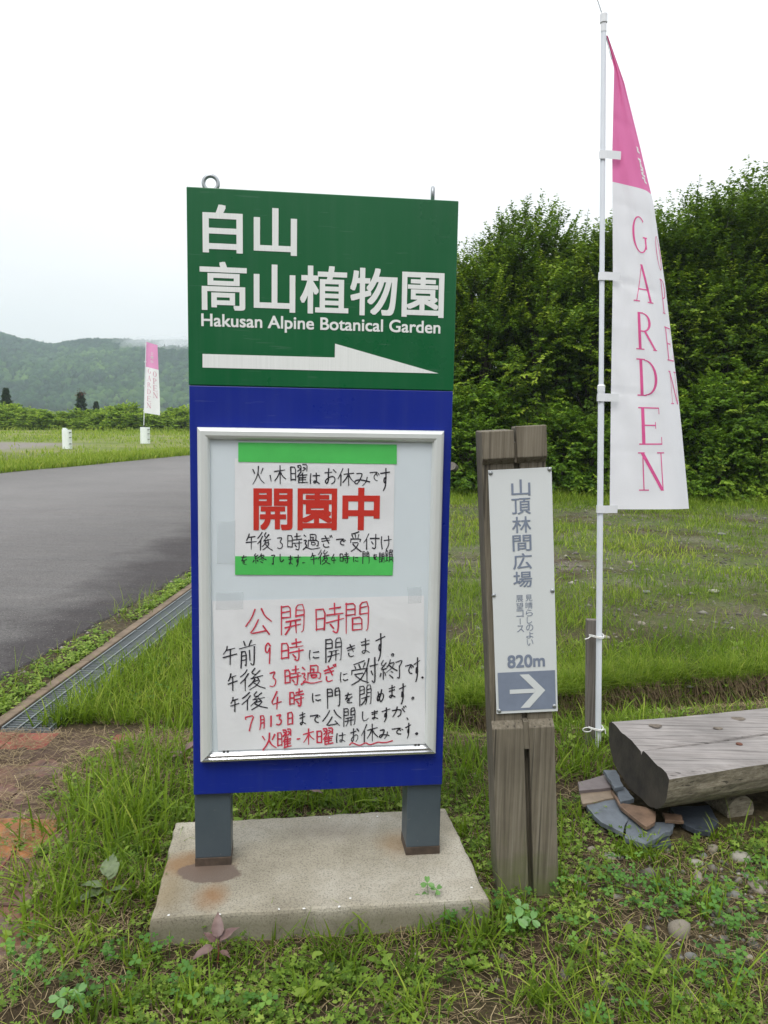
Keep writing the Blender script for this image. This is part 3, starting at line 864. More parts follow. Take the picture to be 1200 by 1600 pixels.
BLK = ('午,348,1007,371,1038 前,373,999,400,1041 に,481,1014,500,1030 開,505,994,537,1033 き,541,1005,556,1026 ま,562,996,579,1021 す,586,988,601,1030 。,610,1019,616,1025',
       '午,356,1050,371,1078 後,374,1043,416,1078 に,530,1048,544,1065 受,547,1031,577,1068 付,568,1026,591,1068 終,592,1029,621,1060 了,616,1028,631,1060 で,632,1035,646,1053 す,646,1026,656,1063 。,658,1056,661,1059',
       '午,360,1087,374,1111 後,377,1079,419,1108 に,486,1081,502,1096 門,509,1072,533,1104 を,537,1081,552,1098 閉,559,1068,582,1101 め,588,1076,600,1096 ま,606,1069,618,1090 す,623,1066,634,1099 。,642,1087,647,1092',
       'ま,467,1111,478,1132 で,484,1114,501,1129 公,503,1107,534,1134 開,534,1103,557,1133 し,563,1110,577,1126 ま,579,1108,591,1123 す,596,1104,609,1126 が,612,1102,636,1119 、,635,1120,637,1123',
       'は,524,1143,540,1159 お,547,1136,561,1158 休,564,1129,590,1158 み,591,1137,608,1153 で,611,1135,630,1147 す,633,1128,642,1152 。,648,1143,653,1147')
for rows, mb_, pen_ in ((RED, red, .0056), (BLK, blk, .0046)):
    for r_, row in enumerate(rows):
        for s_ in row.split():
            ch, *b_ = s_.split(','); b_ = [float(q) for q in b_]
            write(mb_, ch, *b_, pen_ * (.85 if ch == '~' else 1), .0080, .0 if ch in '~。、・' else .12)
build('red_handwriting', red, M['redink'], n2)
build('black_handwriting', blk, M['ink'], n2)

# ------------------------------------------------------------------ trail post
PT = R(3.9)
PO = on_z(788, 1398, 0)
PU = A3(math.cos(PT), 0, math.sin(PT)); PW = A3(-math.sin(PT), 0, math.cos(PT)); PN = A3(0, 1, 0)
def pp(u, n, w_): return PO + PU * u + PN * n + PW * w_
def pp_px(x, y, n=0.):
    q = on_plane(x, y, PO + PN * n, PN) - PO
    return float(q @ PU), float(q @ PW)
oakg = wood_mat('weathered_post_wood', (.055, .045, .031), (.130, .112, .082), (.205, .182, .142), 'Z', moss=True)
plank_l = oakg
post = thing('trail_post', 'weathered wooden trail post with a white distance plate, leaning left', 'signpost', PO)
U0, U1 = -.022, .196
TOP = 1.672; CAPB = pp_px(812, 725)[1]; LOWT = pp_px(822, 1128)[1]
gl0, gl1 = .088, .106
REC = .028
def pbox(u0, u1, n0, n1_, w0, w1): return MB().box(pp(u0, n0, w0), PU * (u1 - u0), PN * (n1_ - n0), PW * (w1 - w0))
DP = .19
build('post_half', pbox(U0, gl0, REC, DP, -.08, TOP - .012), oakg, post, bevel=.005)
build('post_half', pbox(gl1, U1, REC, DP, -.08, TOP - .004), oakg, post, bevel=.005)
build('core', pbox(gl0 - .001, gl1 + .001, REC + .018, DP - .01, -.08, TOP - .055), oakg, post)
build('core', pbox(gl0 + .0005, gl1 - .0005, .003, REC + .03, LOWT - .10, LOWT + .0), oakg, post)
def bevel_block(u0, u1, w0, w1, top=True, d=.022):
    """face block that slopes back to the recess at one end"""
    mb = MB()
    wa, wb = (w0 + d, w1) if not top else (w0, w1 - d)
    pr = [(w0, REC), (wa if not top else w0, 0), (w1 if not top else wb, 0), (w1, REC)]
    vs = [pp(u, n, w_) for u in (u0, u1) for (w_, n) in pr]
    return mb.add(vs, [(0, 1, 2, 3), (4, 7, 6, 5), (0, 4, 5, 1), (1, 5, 6, 2), (2, 6, 7, 3), (3, 7, 4, 0)])
build('cap_block', bevel_block(U0, gl0 - .002, CAPB, TOP - .012, False), oakg, post, bevel=.003)
build('cap_block', bevel_block(gl1 - .012, U1, CAPB, TOP, False), oakg, post, bevel=.003)
build('notch_filler', pbox(gl0 - .0015, gl1 - .0125, .010, REC + .02, CAPB + .005, TOP - .055), oakg, post)
build('face_block', bevel_block(U0, gl0, -.08, LOWT, True), oakg, post, bevel=.003)
build('face_block', bevel_block(gl1, U1, -.08, LOWT, True), oakg, post, bevel=.003)
pl_m = simple('white_plate', (.62, .65, .66), .35, 0, .02, 6)
sl_m = simple('slate_blue_print', (.19, .225, .30), .45, 0, .08, 25)
NP = REC - .008
def ppx(x, y): return pp_px(x, y, NP)
pc = [ppx(762.5, 736), ppx(862, 729), ppx(871.5, 1110), ppx(776.5, 1117)]
pu0 = (pc[0][0] + pc[3][0]) / 2; pu1 = (pc[1][0] + pc[2][0]) / 2; pw1 = (pc[0][1] + pc[1][1]) / 2; pw0 = (pc[2][1] + pc[3][1]) / 2
pl = build('plate', pbox(pu0, pu1, NP, REC - .0005, pw0, pw1), pl_m, post, bevel=.001)
def place_p(u, w_, n): return pp(u, NP + n, w_)
mb = MB()
cu = (pu0 + pu1) / 2 - .004
us, ws = ppx(799, 748)[0], ppx(815, 749)[1]
we = ppx(834, 920)[1]
for i, ch in enumerate('山頂林間広場'):
    pitch_ = (ws - we) / 6
    a = .064
    w1 = ws - i * pitch_
    cx_ = ppx(813.5 + i * 1.05 * (922 - 748) / 300, 749 + i * 28.7)[0]
    fit_text(mb, ch, cx_ - a / 2 - .001, cx_ + a / 2, w1 - pitch_ + .0075, w1, place_p, .008)
ws2, we2 = ppx(826, 929)[1], ppx(826, 1010)[1]
for col_, xpx, n_ in (('見晴らしのよい', 826, 7), ('展望コース', 811.5, 5)):
    ptc = (ws2 - we2) / 7 if n_ == 7 else (ws2 - ppx(811, 989)[1]) / 5
    for i, ch in enumerate(col_):
        cx_ = ppx(xpx + i * .35, 929 + i * 11.7)[0]
        wd = .0245 if ch not in 'ー' else .004
        if ch in 'しい': wd = .018
        if ch == 'い': wd = .022
        top_ = ws2 - i * ptc
        if ch == 'ー':
            mb.box(place_p(cx_ - .001, top_ - ptc + .004, -.0012), PU * .002, PN * .0006, PW * (ptc - .006))
        else:
            fit_text(mb, ch, cx_ - wd / 2, cx_ + wd / 2, top_ - ptc + .003, top_, place_p, .0)
a, b_ = ppx(793, 1041.5), ppx(851, 1021)
fit_text(mb, '820m', a[0], b_[0], (ppx(793, 1044.5)[1] + ppx(851, 1041)[1]) / 2, (ppx(793, 1024)[1] + ppx(851, 1021)[1]) / 2, place_p, .026)
build('lettering', mb, sl_m, pl)
a0, a1 = ppx(777.5, 1052), ppx(867, 1046)
b0, b1 = ppx(779.5, 1113), ppx(868.5, 1105)
au0, au1 = (a0[0] + b0[0]) / 2, (a1[0] + b1[0]) / 2
aw1, aw0 = (a0[1] + a1[1]) / 2, (b0[1] + b1[1]) / 2
mb = MB().add([place_p(au0, aw0, -.0012), place_p(au1, aw0, -.0012), place_p(au1, aw1, -.0012), place_p(au0, aw1, -.0012)], [(0, 1, 2, 3)])
build('arrow_panel', mb, sl_m, pl)
mb = MB()
aw, ah = au1 - au0, aw1 - aw0
def ap(x, y): return place_p(au0 + x * aw, aw0 + y * ah, -.0024)
mb.add([ap(.20, .44), ap(.62, .44), ap(.62, .55), ap(.20, .55), ap(.38, .93), ap(.54, .93), ap(.82, .495), ap(.66, .495), ap(.54, .06), ap(.38, .06)], [(0, 1, 7), (0, 7, 3), (7, 2, 3), (4, 5, 6, 7), (7, 6, 8, 9)])
build('arrow', mb, pl_m, pl)
scr = MB()
for a in range(4):
    pass
def screw_mesh():
    mb = MB(); k = 12
    rings = [(.0075, 0), (.0075, -.002), (.005, -.0045), (.0015, -.0052)]
    vs = [A3(math.cos(2 * math.pi * i / k) * r_, h, math.sin(2 * math.pi * i / k) * r_) for r_, h in rings for i in range(k)]
    fs = [(l * k + i, l * k + (i + 1) % k, (l + 1) * k + (i + 1) % k, (l + 1) * k + i) for l in range(3) for i in range(k)] + [tuple(3 * k + i for i in range(k))]
    return mb.add(vs, fs).mesh('screw')
sm_ = screw_mesh()
for (x, y) in ((766.5, 739), (858.5, 733), (771.5, 930), (863, 923), (780, 1110.5), (866, 1103)):
    u, w_ = ppx(x, y)
    put('screw', sm_, M['eyebolt'], pl, smooth=True, loc=pp(u, NP, w_) - WL[post.name])

# ------------------------------------------------------------------ banners
def rect_strip(P, w0, w1=None):
    """thin quads along a polyline in 2D, split fine; width perpendicular"""
    return P, w0, w1 if w1 is not None else w0
LET = {'O': [('e', .5, .5, .40, .48, 0, 360)], 'G': [('e', .55, .5, .44, .48, 50, 320), ('l', .86, .14, .86, .44, .10), ('l', .70, .44, .98, .44, .035)],
 'A': [('l', .48, 1, .14, .0, .035), ('l', .48, 1, .86, 0, .12), ('l', .26, .34, .72, .34, .035), ('l', 0, .015, .30, .015, .03), ('l', .68, .015, 1, .015, .03)],
 'R': [('l', .22, 0, .22, 1, .12), ('e', .40, .74, .36, .25, -90, 90), ('l', .2, .985, .42, .985, .035), ('l', .2, .50, .46, .50, .035), ('l', .46, .50, .92, .0, .11), ('l', .05, .015, .4, .015, .03), ('l', .80, .015, 1.0, .015, .03)],
 'D': [('l', .22, 0, .22, 1, .12), ('e', .36, .5, .54, .485, -90, 90), ('l', .04, .985, .40, .985, .035), ('l', .04, .015, .40, .015, .035)],
 'E': [('l', .22, 0, .22, 1, .12), ('l', .05, .985, .88, .985, .035), ('l', .05, .015, .92, .015, .035), ('l', .22, .51, .70, .51, .035), ('l', .88, .82, .88, 1, .03), ('l', .93, 0, .93, .2, .03), ('l', .70, .42, .70, .6, .03)],
 'N': [('l', .17, 0, .17, 1, .04), ('l', .14, 1, .84, 0, .13), ('l', .86, 0, .86, 1, .04), ('l', 0, .015, .34, .015, .03), ('l', .0, .985, .24, .985, .03), ('l', .70, .985, 1, .985, .03)],
 'P': [('l', .24, 0, .24, 1, .12), ('e', .42, .72, .40, .265, -90, 90), ('l', .06, .985, .44, .985, .035), ('l', .22, .46, .46, .46, .035), ('l', .06, .015, .44, .015, .03)]}
def letter(mb, ch, sc_c, vc, lw, lh, surf, off, bold=1.):
    """letter centred at (s, v) on the cloth; v runs down"""
    def mp_(x, y): return surf(sc_c + (x - .5) * lw, vc - (y - .5) * lh, off)
    for e in LET[ch]:
        if e[0] == 'l':
            _, x0, y0, x1, y1, w_ = e
            w_ = w_ * bold
            d = np.array([(x1 - x0) * lw, (y1 - y0) * lh * 4.4]); d = d / np.linalg.norm(d)
            # horizontal thickness for upright and slanting strokes, vertical for level ones
            if abs(x1 - x0) * lw > abs(y1 - y0) * lh * 4.4 * 2: ox, oy = 0, w_ / 2
            else: ox, oy = w_ / 2, 0
            k = 6
            vs = [mp_(x0 + (x1 - x0) * i / k + sx_ * ox, y0 + (y1 - y0) * i / k + sx_ * oy) for i in range(k + 1) for sx_ in (-1, 1)]
            mb.add(vs, [(2 * i, 2 * i + 1, 2 * i + 3, 2 * i + 2) for i in range(k)])
        else:
            _, cx_, cy, rx, ry, a0, a1 = e
            k = 28; vs = []
            for i in range(k + 1):
                a = R(a0 + (a1 - a0) * i / k)
                t_ = .028 + .095 * abs(math.cos(a)) ** 1.5
                t_ *= bold
                vs += [mp_(cx_ + math.cos(a) * rx, cy + math.sin(a) * ry), mp_(cx_ + math.cos(a) * (rx - t_), cy + math.sin(a) * (ry - t_ * .6 - .012))]
            mb.add(vs, [(2 * i, 2 * i + 1, 2 * i + 3, 2 * i + 2) for i in range(k)])
def cloth_mat(name, col, tr_col):
    m_, t, b, o_ = mat(name)
    v = coords(t)
    c = ramp(t, noise(t, 3, 3, .5, v), [(.3, tuple(q * .94 for q in col)), (.7, col)])
    t.links.new(c, b.inputs['Base Color']); b.inputs['Roughness'].default_value = .7
    b.inputs['Specular IOR Level'].default_value = .2
    bump(t, b, noise(t, 5, 3, .5, v, .4), .35, .015)
    tr = N(t, 'BsdfTranslucent'); tr.inputs['Color'].default_value = (*tr_col, 1)
    ms = N(t, 'MixShader'); ms.inputs['Fac'].default_value = .38
    t.links.new(b.outputs[0], ms.inputs[1]); t.links.new(tr.outputs[0], ms.inputs[2]); t.links.new(ms.outputs[0], o_.inputs['Surface'])
    return m_
M['flagw'] = cloth_mat('white_flag_cloth', (.86, .86, .91), (.9, .9, .95))
M['flagp'] = cloth_mat('pink_flag_cloth', (.80, .23, .48), (.85, .20, .46))
M['flagp2'] = cloth_mat('faded_pink_cloth', (.78, .33, .60), (.8, .36, .62))
M['pinkprint'] = simple('pink_print', (.66, .085, .28), .6, 0, .05, 8)
M['pinkprint2'] = simple('faded_pink_print', (.62, .34, .46), .6, 0, .05, 8)
M['pole'] = simple('white_plastic_pole', (.70, .74, .80), .5, 0, .04, 6)
M['collar'] = simple('white_plastic_joint', (.72, .74, .77), .3, 0, .03, 6)

pole_b = on_z(935, 1172, 0); PY = pole_b[1]
def flag_surface():
    W = .56
    VS = np.linspace(0, 1, 121)
    lx = np.interp(VS, [0, .07, .25, .5, .75, 1], [947, 960, 957, 958, 955, 953])
    rx = np.interp(VS, [0, .09, .21, .33, .5, .72, 1], [950, 976, 1000, 1022, 1040, 1058, 1077])
    ss = np.linspace(0, 1, 61)
    sm = np.clip((ss - .25) / .6, 0, 1); sm = sm * sm * (3 - 2 * sm)
    rows = []
    for k, v in enumerate(VS):
        yl = 55 + 741 * v; yr = 55 + 740 * v + 22 * math.sin(math.pi * min(1, v * 1.2)) * (v < .83)
        A = on_y(lx[k], yl, PY); B = on_y(rx[k], yr, PY)
        X = max(B[0] - A[0], .003)
        W = min(.56, X * 1.42 + .006)
        b_ = R(62)
        lo, hi = R(-60), R(89)
        for _ in range(40):
            a = (lo + hi) / 2
            x = np.mean(np.cos(np.clip(a + b_ * sm, -1.5, R(88)))) * W
            if x > X: lo = a
            else: hi = a
        th_ = np.clip(a + b_ * sm, -1.5, R(88))
        xs = np.concatenate([[0], np.cumsum(np.cos(th_[1:]) * W / 60)])
        ys_ = np.concatenate([[0], np.cumsum(np.sin(th_[1:]) * W / 60)])
        drop = (B[2] - A[2]) * ss
        rip = .010 * np.sin(ss * 9 + v * 11) * min(1, v * 3) * ss + .005 * np.sin(ss * 17 - v * 23)
        for vc_, a_ in ((.18, .006), (.355, .004), (.52, .008), (.755, .007), (.88, .004)):
            rip = rip + a_ * np.exp(-((v - vc_ - .02 * (ss - .3)) / .006) ** 2) * (1 - .4 * ss)
        rip = rip + .012 * (fbm(ss * 5 + v * 9, v * 14 - ss * 3, 1.0, 55) - .5)
        P0_ = np.c_[A[0] + xs * X / max(xs[-1], 1e-4), np.full(61, PY + .004), A[2] + drop]
        dirs = (P0_ - CAMP) / (P0_[:, 1:2])
        rows.append(P0_ + dirs * (ys_ + rip)[:, None])
    return np.array(rows)          # [v, s, 3]
ROWS = flag_surface()
def mk_surf(ROWS, sgn=-1):
    nv, ns = ROWS.shape[:2]
    def f(s_, v, off):
        a = min(max(s_, 0), 1) * (ns - 1); b_ = min(max(v, 0), 1) * (nv - 1)
        i, j = min(int(a), ns - 2), min(int(b_), nv - 2)
        fa, fb = a - i, b_ - j
        P = (ROWS[j, i] * (1 - fa) + ROWS[j, i + 1] * fa) * (1 - fb) + (ROWS[j + 1, i] * (1 - fa) + ROWS[j + 1, i + 1] * fa) * fb
        tu = ROWS[j, i + 1] - ROWS[j, i]; tv = ROWS[j + 1, i] - ROWS[j, i]
        n_ = np.cross(tu, tv); n_ = n_ / (np.linalg.norm(n_) + 1e-9)
        return P + n_ * off
    return f
def cloth_part(ROWS, split, parent, m0, m1):
    nv, ns = ROWS.shape[:2]
    V_ = ROWS.reshape(-1, 3) - WL[parent.name]
    F_ = np.array([(j * ns + i, j * ns + i + 1, (j + 1) * ns + i + 1, (j + 1) * ns + i) for j in range(nv - 1) for i in range(ns - 1)])
    me_ = np_mesh('cloth', V_, [F_])
    me_.materials.append(m0); me_.materials.append(m1)
    me_.polygons.foreach_set('material_index', [0 if j < split * (nv - 1) else 1 for j in range(nv - 1) for i in range(ns - 1)])
    o = put('cloth', me_, m0, parent)
    WL[o.name] = WL[parent.name]
    return o
ban = thing('garden_banner', 'tall pink and white garden banner on a white pole tied to a wooden stake', 'banner', pole_b)
cl = cloth_part(ROWS, .305, ban, M['flagp'], M['flagw'])
cs = mk_surf(ROWS)
# which way is the camera side?
t_ = cs(.4, .6, .01) - cs(.4, .6, 0)
OFF = .0017 if t_ @ (CAMP - cs(.4, .6, 0)) > 0 else -.0017
mb = MB()
for ch, v in zip('GARDEN', (.408, .512, .616, .717, .823, .920)):
    letter(mb, ch, .40, v, .27, .081, cs, OFF)
for ch, v in zip('OPEN', (.435, .53, .635, .735)):
    letter(mb, ch, .85, v, .26, .076, cs, OFF)
build('lettering', mb, M['pinkprint'], cl)
mb = MB()
# small white cursive, half lost in the fold
def cursive(P):
    P = [np.array(p) for p in P]; P = chaikin(P, 2)
    vs = []
    for i, p in enumerate(P):
        d_ = P[min(i + 1, len(P) - 1)] - P[max(i - 1, 0)]; d_ = d_ * [1, 4.4]; d_ = d_ / (np.linalg.norm(d_) + 1e-9)
        q_ = np.array([-d_[1], d_[0] / 4.4]) * .009
        vs += [cs(p[0] + q_[0], p[1] + q_[1], OFF), cs(p[0] - q_[0], p[1] - q_[1], OFF)]
    mb.add(vs, [(2 * i, 2 * i + 1, 2 * i + 3, 2 * i + 2) for i in range(len(P) - 1)])
cursive([(.62, .222), (.72, .224), (.60, .229), (.74, .232)])
cursive([(.60, .246), (.74, .247), (.62, .252), (.72, .257), (.60, .260), (.76, .263)])
cursive([(.62, .268), (.74, .266), (.70, .273), (.60, .275), (.74, .279), (.78, .277)])
cursive([(.62, .284), (.76, .284), (.66, .290), (.78, .292)])
build('white_script', mb, M['vinyl'], cl)
def pole_x(y): return 935.5 + (1172 - y) * .0068
def pl_pt(y): return on_y(pole_x(y), y, PY)
mb = MB().tube([pole_b + A3(0, 0, -.05), pl_pt(612)], .0150, 14); build('lower_pole', mb, M['pole'], ban, smooth=True)
mb = MB().tube([pl_pt(612), pl_pt(30)], .0120, 14); build('upper_pole', mb, M['pole'], ban, smooth=True)
mb = MB().tube([pl_pt(617), pl_pt(611), pl_pt(603), pl_pt(601)], [.0165, .0185, .0185, .0145], 14); build('joint', mb, M['collar'], ban, smooth=False)
mb = MB().tube([pl_pt(50), pl_pt(36), pl_pt(35.5), pl_pt(22), pl_pt(20)], [.0135, .0135, .0175, .0175, .012], 14); build('top_cap', mb, M['collar'], ban)
tp = pl_pt(24)
mb = MB().tube([tp + A3(-.045, .02, .12), tp + A3(-.02, .008, .045), tp + A3(.002, 0, -.02), tp + A3(.018, .06, -.10), cs(0, 0, 0), cs(.0, .05, 0)], .0028, 6); build('cross_wire', mb, M['eyebolt'], ban, smooth=True)
for y in (243, 432, 621, 795):
    p = pl_pt(y); v = (y - 55) / 741
    mb = MB()
    w_ = .017 if y < 610 else .020
    hgt = .019
    pts = [(-w_, .004), (-w_, -w_), (w_, -w_ - .002), (.05, -.012), (.085, -.004)]
    vs = [p + A3(x, yy, z) for x, yy in pts for z in (-hgt, hgt)]
    mb.add(vs, [(2 * i, 2 * i + 1, 2 * i + 3, 2 * i + 2) for i in range(len(pts) - 1)])
    o = build('loop', mb, M['collar'], ban)
# stake and ties
st_m = wood_mat('grey_stake_wood', (.06, .052, .045), (.14, .125, .11), (.24, .22, .20), 'Z')
sk_b = on_z(927, 1172, 0) + A3(.0, .035, 0)
sk_t = on_y(924.5, 968, sk_b[1])
stk = thing('wooden_stake', 'thin grey wooden stake behind the foot of the near banner pole', 'stake', sk_b)
mb = MB()
d = (sk_t - sk_b)
mb.box(sk_b + A3(-.026, -.012, -.1), A3(.052, 0, 0), A3(0, .036, 0), d + A3(0, 0, .1))
build('stake', mb, st_m, stk, bevel=.003)
strm = simple('white_string', (.72, .72, .70), .7)
for y, lab in ((995, 'white string tied round the banner pole near the top of the stake'), (1139, 'white string knotted round the banner pole low on the stake')):
    p = pl_pt(y)
    tt = thing('tie_string', lab, 'string', p, 'strings tying the banner pole to its stake')
    mb = MB()
    c = p + A3(-.012, .012, 0)
    for dz in (0, .006):
        mb.tube([c + A3(math.cos(a) * .036, math.sin(a) * .036, dz + .004 * math.sin(a * 2)) for a in np.linspace(0, 2 * math.pi, 19)], .0028, 6, False)
    if y < 1100: mb.tube([c + A3(-.034, -.012, 0), c + A3(-.05, -.03, -.004), c + A3(-.068, -.034, -.008)], .0026, 6)
    else:
        mb.tube([c + A3(-.03, -.03, 0)] + [c + A3(-.055 + .022 * math.cos(a), -.035, .012 * math.sin(a) + .004) for a in np.linspace(0, 2 * math.pi, 12)], .0026, 6)
        mb.tube([c + A3(.02, -.036, 0), c + A3(.035, -.04, .012), c + A3(.04, -.04, -.014)], .0026, 6)
    build('cord', mb, strm, tt, smooth=True)

# far banner and white marker posts
fb = on_z(224, 692, 0); FY = fb[1]
def far_rows():
    rows = []
    for v in np.linspace(0, 1, 41):
        A = on_y(228.3 - 2.5 * v, 534 + 111 * v, FY); B = on_y(246.5 + 3.5 * v, 539.5 + 109.5 * v, FY)
        s_ = np.linspace(0, 1, 17)[:, None]
        P = A * (1 - s_) + B * s_
        P[:, 1] += (.05 * np.sin(s_[:, 0] * 5 + v * 4))
        rows.append(P)
    return np.array(rows)
FR = far_rows()
fban = thing('garden_banner', 'small far banner across the road, pink top with faded open garden lettering', 'banner', fb)
fc = cloth_part(FR, .335, fban, M['flagp2'], M['flagw'])
fs_ = mk_surf(FR)
t_ = fs_(.4, .6, .01) - fs_(.4, .6, 0)
FO = .012 if t_ @ (CAMP - fs_(.4, .6, 0)) > 0 else -.012
mb = MB()
for ch, v in zip('GARDEN', (.40, .50, .595, .69, .79, .885)): letter(mb, ch, .30, v, .30, .075, fs_, FO, 1.5)
for ch, v in zip('OPEN', (.425, .525, .625, .725)): letter(mb, ch, .72, v, .32, .08, fs_, FO, 1.5)
build('lettering', mb, M['pinkprint2'], fc)
mb = MB()
for ch, v in zip('公開中', (.14, .20, .26)):
    fit_text(mb, ch, .40, .62, -v - .022, -v + .022, lambda u, z, n: fs_(u, -z, FO), .01)
build('white_lettering', mb, M['vinyl'], fc)
mb = MB().tube([fb, on_y(228.2, 531, FY)], .022, 8); build('pole', mb, M['pole'], fban, smooth=True)
for v in (.03, .28, .62, .97):
    mb = MB(); p = on_y(227.3 - 2.5 * v, 534 + 111 * v, FY)
    mb.box(p + A3(-.035, -.03, -.03), A3(.11, 0, 0), A3(0, .04, 0), A3(0, 0, .05)); build('loop', mb, M['collar'], fban)
wht = simple('white_plastic_sheet', (.74, .79, .78), .4, 0, .06, 4)
drk = simple('dark_clip', (.03, .03, .03), .6)
def marker(px_, py_, lab, step, hpx):
    b0 = on_z(px_, py_, 0); Y = b0[1]; sc_m = Y / FPX
    h = hpx * sc_m; r_ = 7.6 * sc_m
    t_ = thing('marker_post', lab, 'roadside post', b0)
    def shell(r_, a0, a1, z0, z1, c, th_=.02):
        mb = MB(); k = 14; vs = []
        for i in range(k + 1):
            a = R(a0 + (a1 - a0) * i / k)
            for rr in (r_, r_ - th_):
                for z in (z0, z1): vs.append(c + A3(math.cos(a) * rr, math.sin(a) * rr, z))
        for i in range(k):
            a, b_ = 4 * i, 4 * i + 4
            mb.add([], [])
        fs = []
        for i in range(k):
            a = 4 * i; b_ = a + 4
            fs += [(a, a + 1, b_ + 1, b_), (a + 2, b_ + 2, b_ + 3, a + 3), (a + 1, a + 3, b_ + 3, b_ + 1), (a, b_, b_ + 2, a + 2)]
        fs += [(0, 2, 3, 1), (4 * k, 4 * k + 1, 4 * k + 3, 4 * k + 2)]
        return mb.add(vs, fs)
    c = b0 + A3(.06, 0, 0)
    build('wrapped_sheet', shell(r_, -175, -5, .02, h * .93, c), wht, t_, smooth=False)
    if step: build('curled_sheet', shell(r_ * .55, 90, 290, .04, h, c + A3(-r_ * .45, .06, 0)), wht, t_)
    mb = MB().tube([b0 + A3(0, .08, -.1), b0 + A3(0, .08, h * 1.0 - (.03 if step else -.03))], .05, 10); build('stake', mb, drk if not step else wht, t_)
    for f in (.25, .55, .78):
        mb = MB().box(c + A3(r_ * .72, -r_ * .85, h * f), A3(r_ * .42, 0, 0), A3(0, .05, 0), A3(0, 0, .03)); build('clip', mb, drk, t_)
marker(103.5, 702, 'curled white plastic marker post standing alone in the far verge', True, 33)
marker(225.5, 693.5, 'white marker post at the foot of the far banner', False, 28)

# ------------------------------------------------------------------ log bench
BZ = .30
bf0, bf1 = on_z(1046, 1213, BZ), on_z(1200, 1190, BZ)
bb0, bb1 = on_z(952, 1125, BZ), on_z(1200, 1103, BZ)
fd = (bf1 - bf0) / np.linalg.norm(bf1 - bf0)
bd = (bb1 - bb0) / np.linalg.norm(bb1 - bb0)
axd = (fd + bd); axd = axd / np.linalg.norm(axd)
LEN = 1.75
bench = thing('log_bench', 'weathered half log bench with split flat top, low over broken slates', 'bench', (bf0 + bb0) / 2 * A3(1, 1, 0))
top_w = wood_mat('grey_log_top', (.125, .112, .105), (.20, .185, .178), (.28, .262, .25), 'X', rot=(0, 0, -math.atan2(axd[1], axd[0])))
side_w = wood_mat('brown_log_side', (.055, .045, .030), (.15, .13, .095), (.27, .245, .19), 'X', rot=(0, 0, -math.atan2(axd[1], axd[0])))
end_w = simple('damp_log_end', (.030, .025, .019), .85, 0, .6, 9, bmp=.7, bscale=30)
def log_mesh():
    mb = MB()
    nl, npf = 90, 44
    sec = []
    # s across: 0 front edge .. 1 back edge on the top, then round underneath back to front
    TS = sorted([k / 24 for k in range(25)] + [('c', q) for q in (-.03, -.016, -.009, -.004, 0, .004, .009, .016, .03)], key=lambda q: q if not isinstance(q, tuple) else .42 + q[1])
    for q in TS: sec.append(('t', q))
    NT = len(TS)
    for k in range(1, npf - 16): sec.append(('u', k / (npf - 16)))
    keep = lambda q: True
    K = len(sec)
    vs = []
    for i in range(nl + 1):
        x = LEN * i / nl
        f = bf0 + fd * x; b_ = bb0 + bd * x
        W = np.linalg.norm(b_ - f)
        ac = (b_ - f) / W
        crack = .42 + .022 * math.sin(x * 3.1) + .006 * math.sin(x * 13)
        for (k, s_) in sec:
            if k == 't':
                if isinstance(s_, tuple): s_ = crack + s_[1]
                elif True: s_ = s_ + (crack - .42) * math.sin(math.pi * s_)
                z = BZ + .0035 * math.sin(s_ * 23 + x * 3) * 1 + (float(fbm(np.array(x * 2), np.array(s_ * 14), 1.3, 8)) - .5) * .010
                z -= .014 * max(0, 1 - s_ / .06) ** 2 + .014 * max(0, 1 - (1 - s_) / .05) ** 2
                dpt = .020 * max(0, math.sin(x * 1.6 + .3)) + .012
                z -= dpt * math.exp(-((s_ - crack) / .011) ** 2)
                p = f + ac * W * s_
                p = A3(p[0], p[1], z)
            else:
                a = math.pi * s_
                cx_ = .5 + .50 * math.cos(a) * (abs(math.cos(a)) ** -.25 if abs(math.cos(a)) > .02 else 1)
                d_ = .205 * (math.sin(a)) ** .70
                bul = (float(fbm(np.array(x * 1.2), np.array(s_ * 9), 2.0, 18)) - .5) * .028
                p = f + ac * W * cx_
                p = A3(p[0], p[1], BZ - .006 - d_ + bul)
                p = p + ac * bul * (1 if s_ < .5 else -1)
            vs.append(p)
    for i in range(nl):
        for k in range(K):
            a = i * K + k; b_ = i * K + (k + 1) % K
            mi = 0 if k < NT - 1 else 1
            mb.add([], [])
            mb.f.append((a, b_, b_ + K, a + K)); mb.mi.append(mi)
    mb.v = [tuple(map(float, v)) for v in vs]
    mb.f.append(tuple(range(K))); mb.mi.append(2)
    mb.f.append(tuple(nl * K + k for k in range(K))); mb.mi.append(2)
    return mb
lo_ = build('half_log', log_mesh(), [top_w, side_w, end_w], bench, smooth=False)
for x0 in (.42, 1.35):
    c = (bf0 + fd * x0 + bb0 + bd * x0) / 2
    mb = MB().tube([A3(c[0], c[1], 0) - A3(axd[1], -axd[0], 0) * -.17 + A3(0, 0, .03), A3(c[0], c[1], 0) + A3(axd[1], -axd[0], 0) * -.27 + A3(0, 0, .03)], .07, 12)
    build('log_support', mb, side_w, bench, smooth=True)
p = on_z(1155, 1163, BZ + .002)
mb = MB().tube([p + A3(0, 0, -.003), p + A3(0, 0, .004), p + A3(0, 0, .006)], [.014, .014, .009], 12); build('nail_head', mb, simple('rusty_nail', (.10, .035, .02), .8, 0, .4, 60), bench)
knot = simple('knot_wood', (.11, .09, .07), .8, 0, .5, 60, bmp=.6)
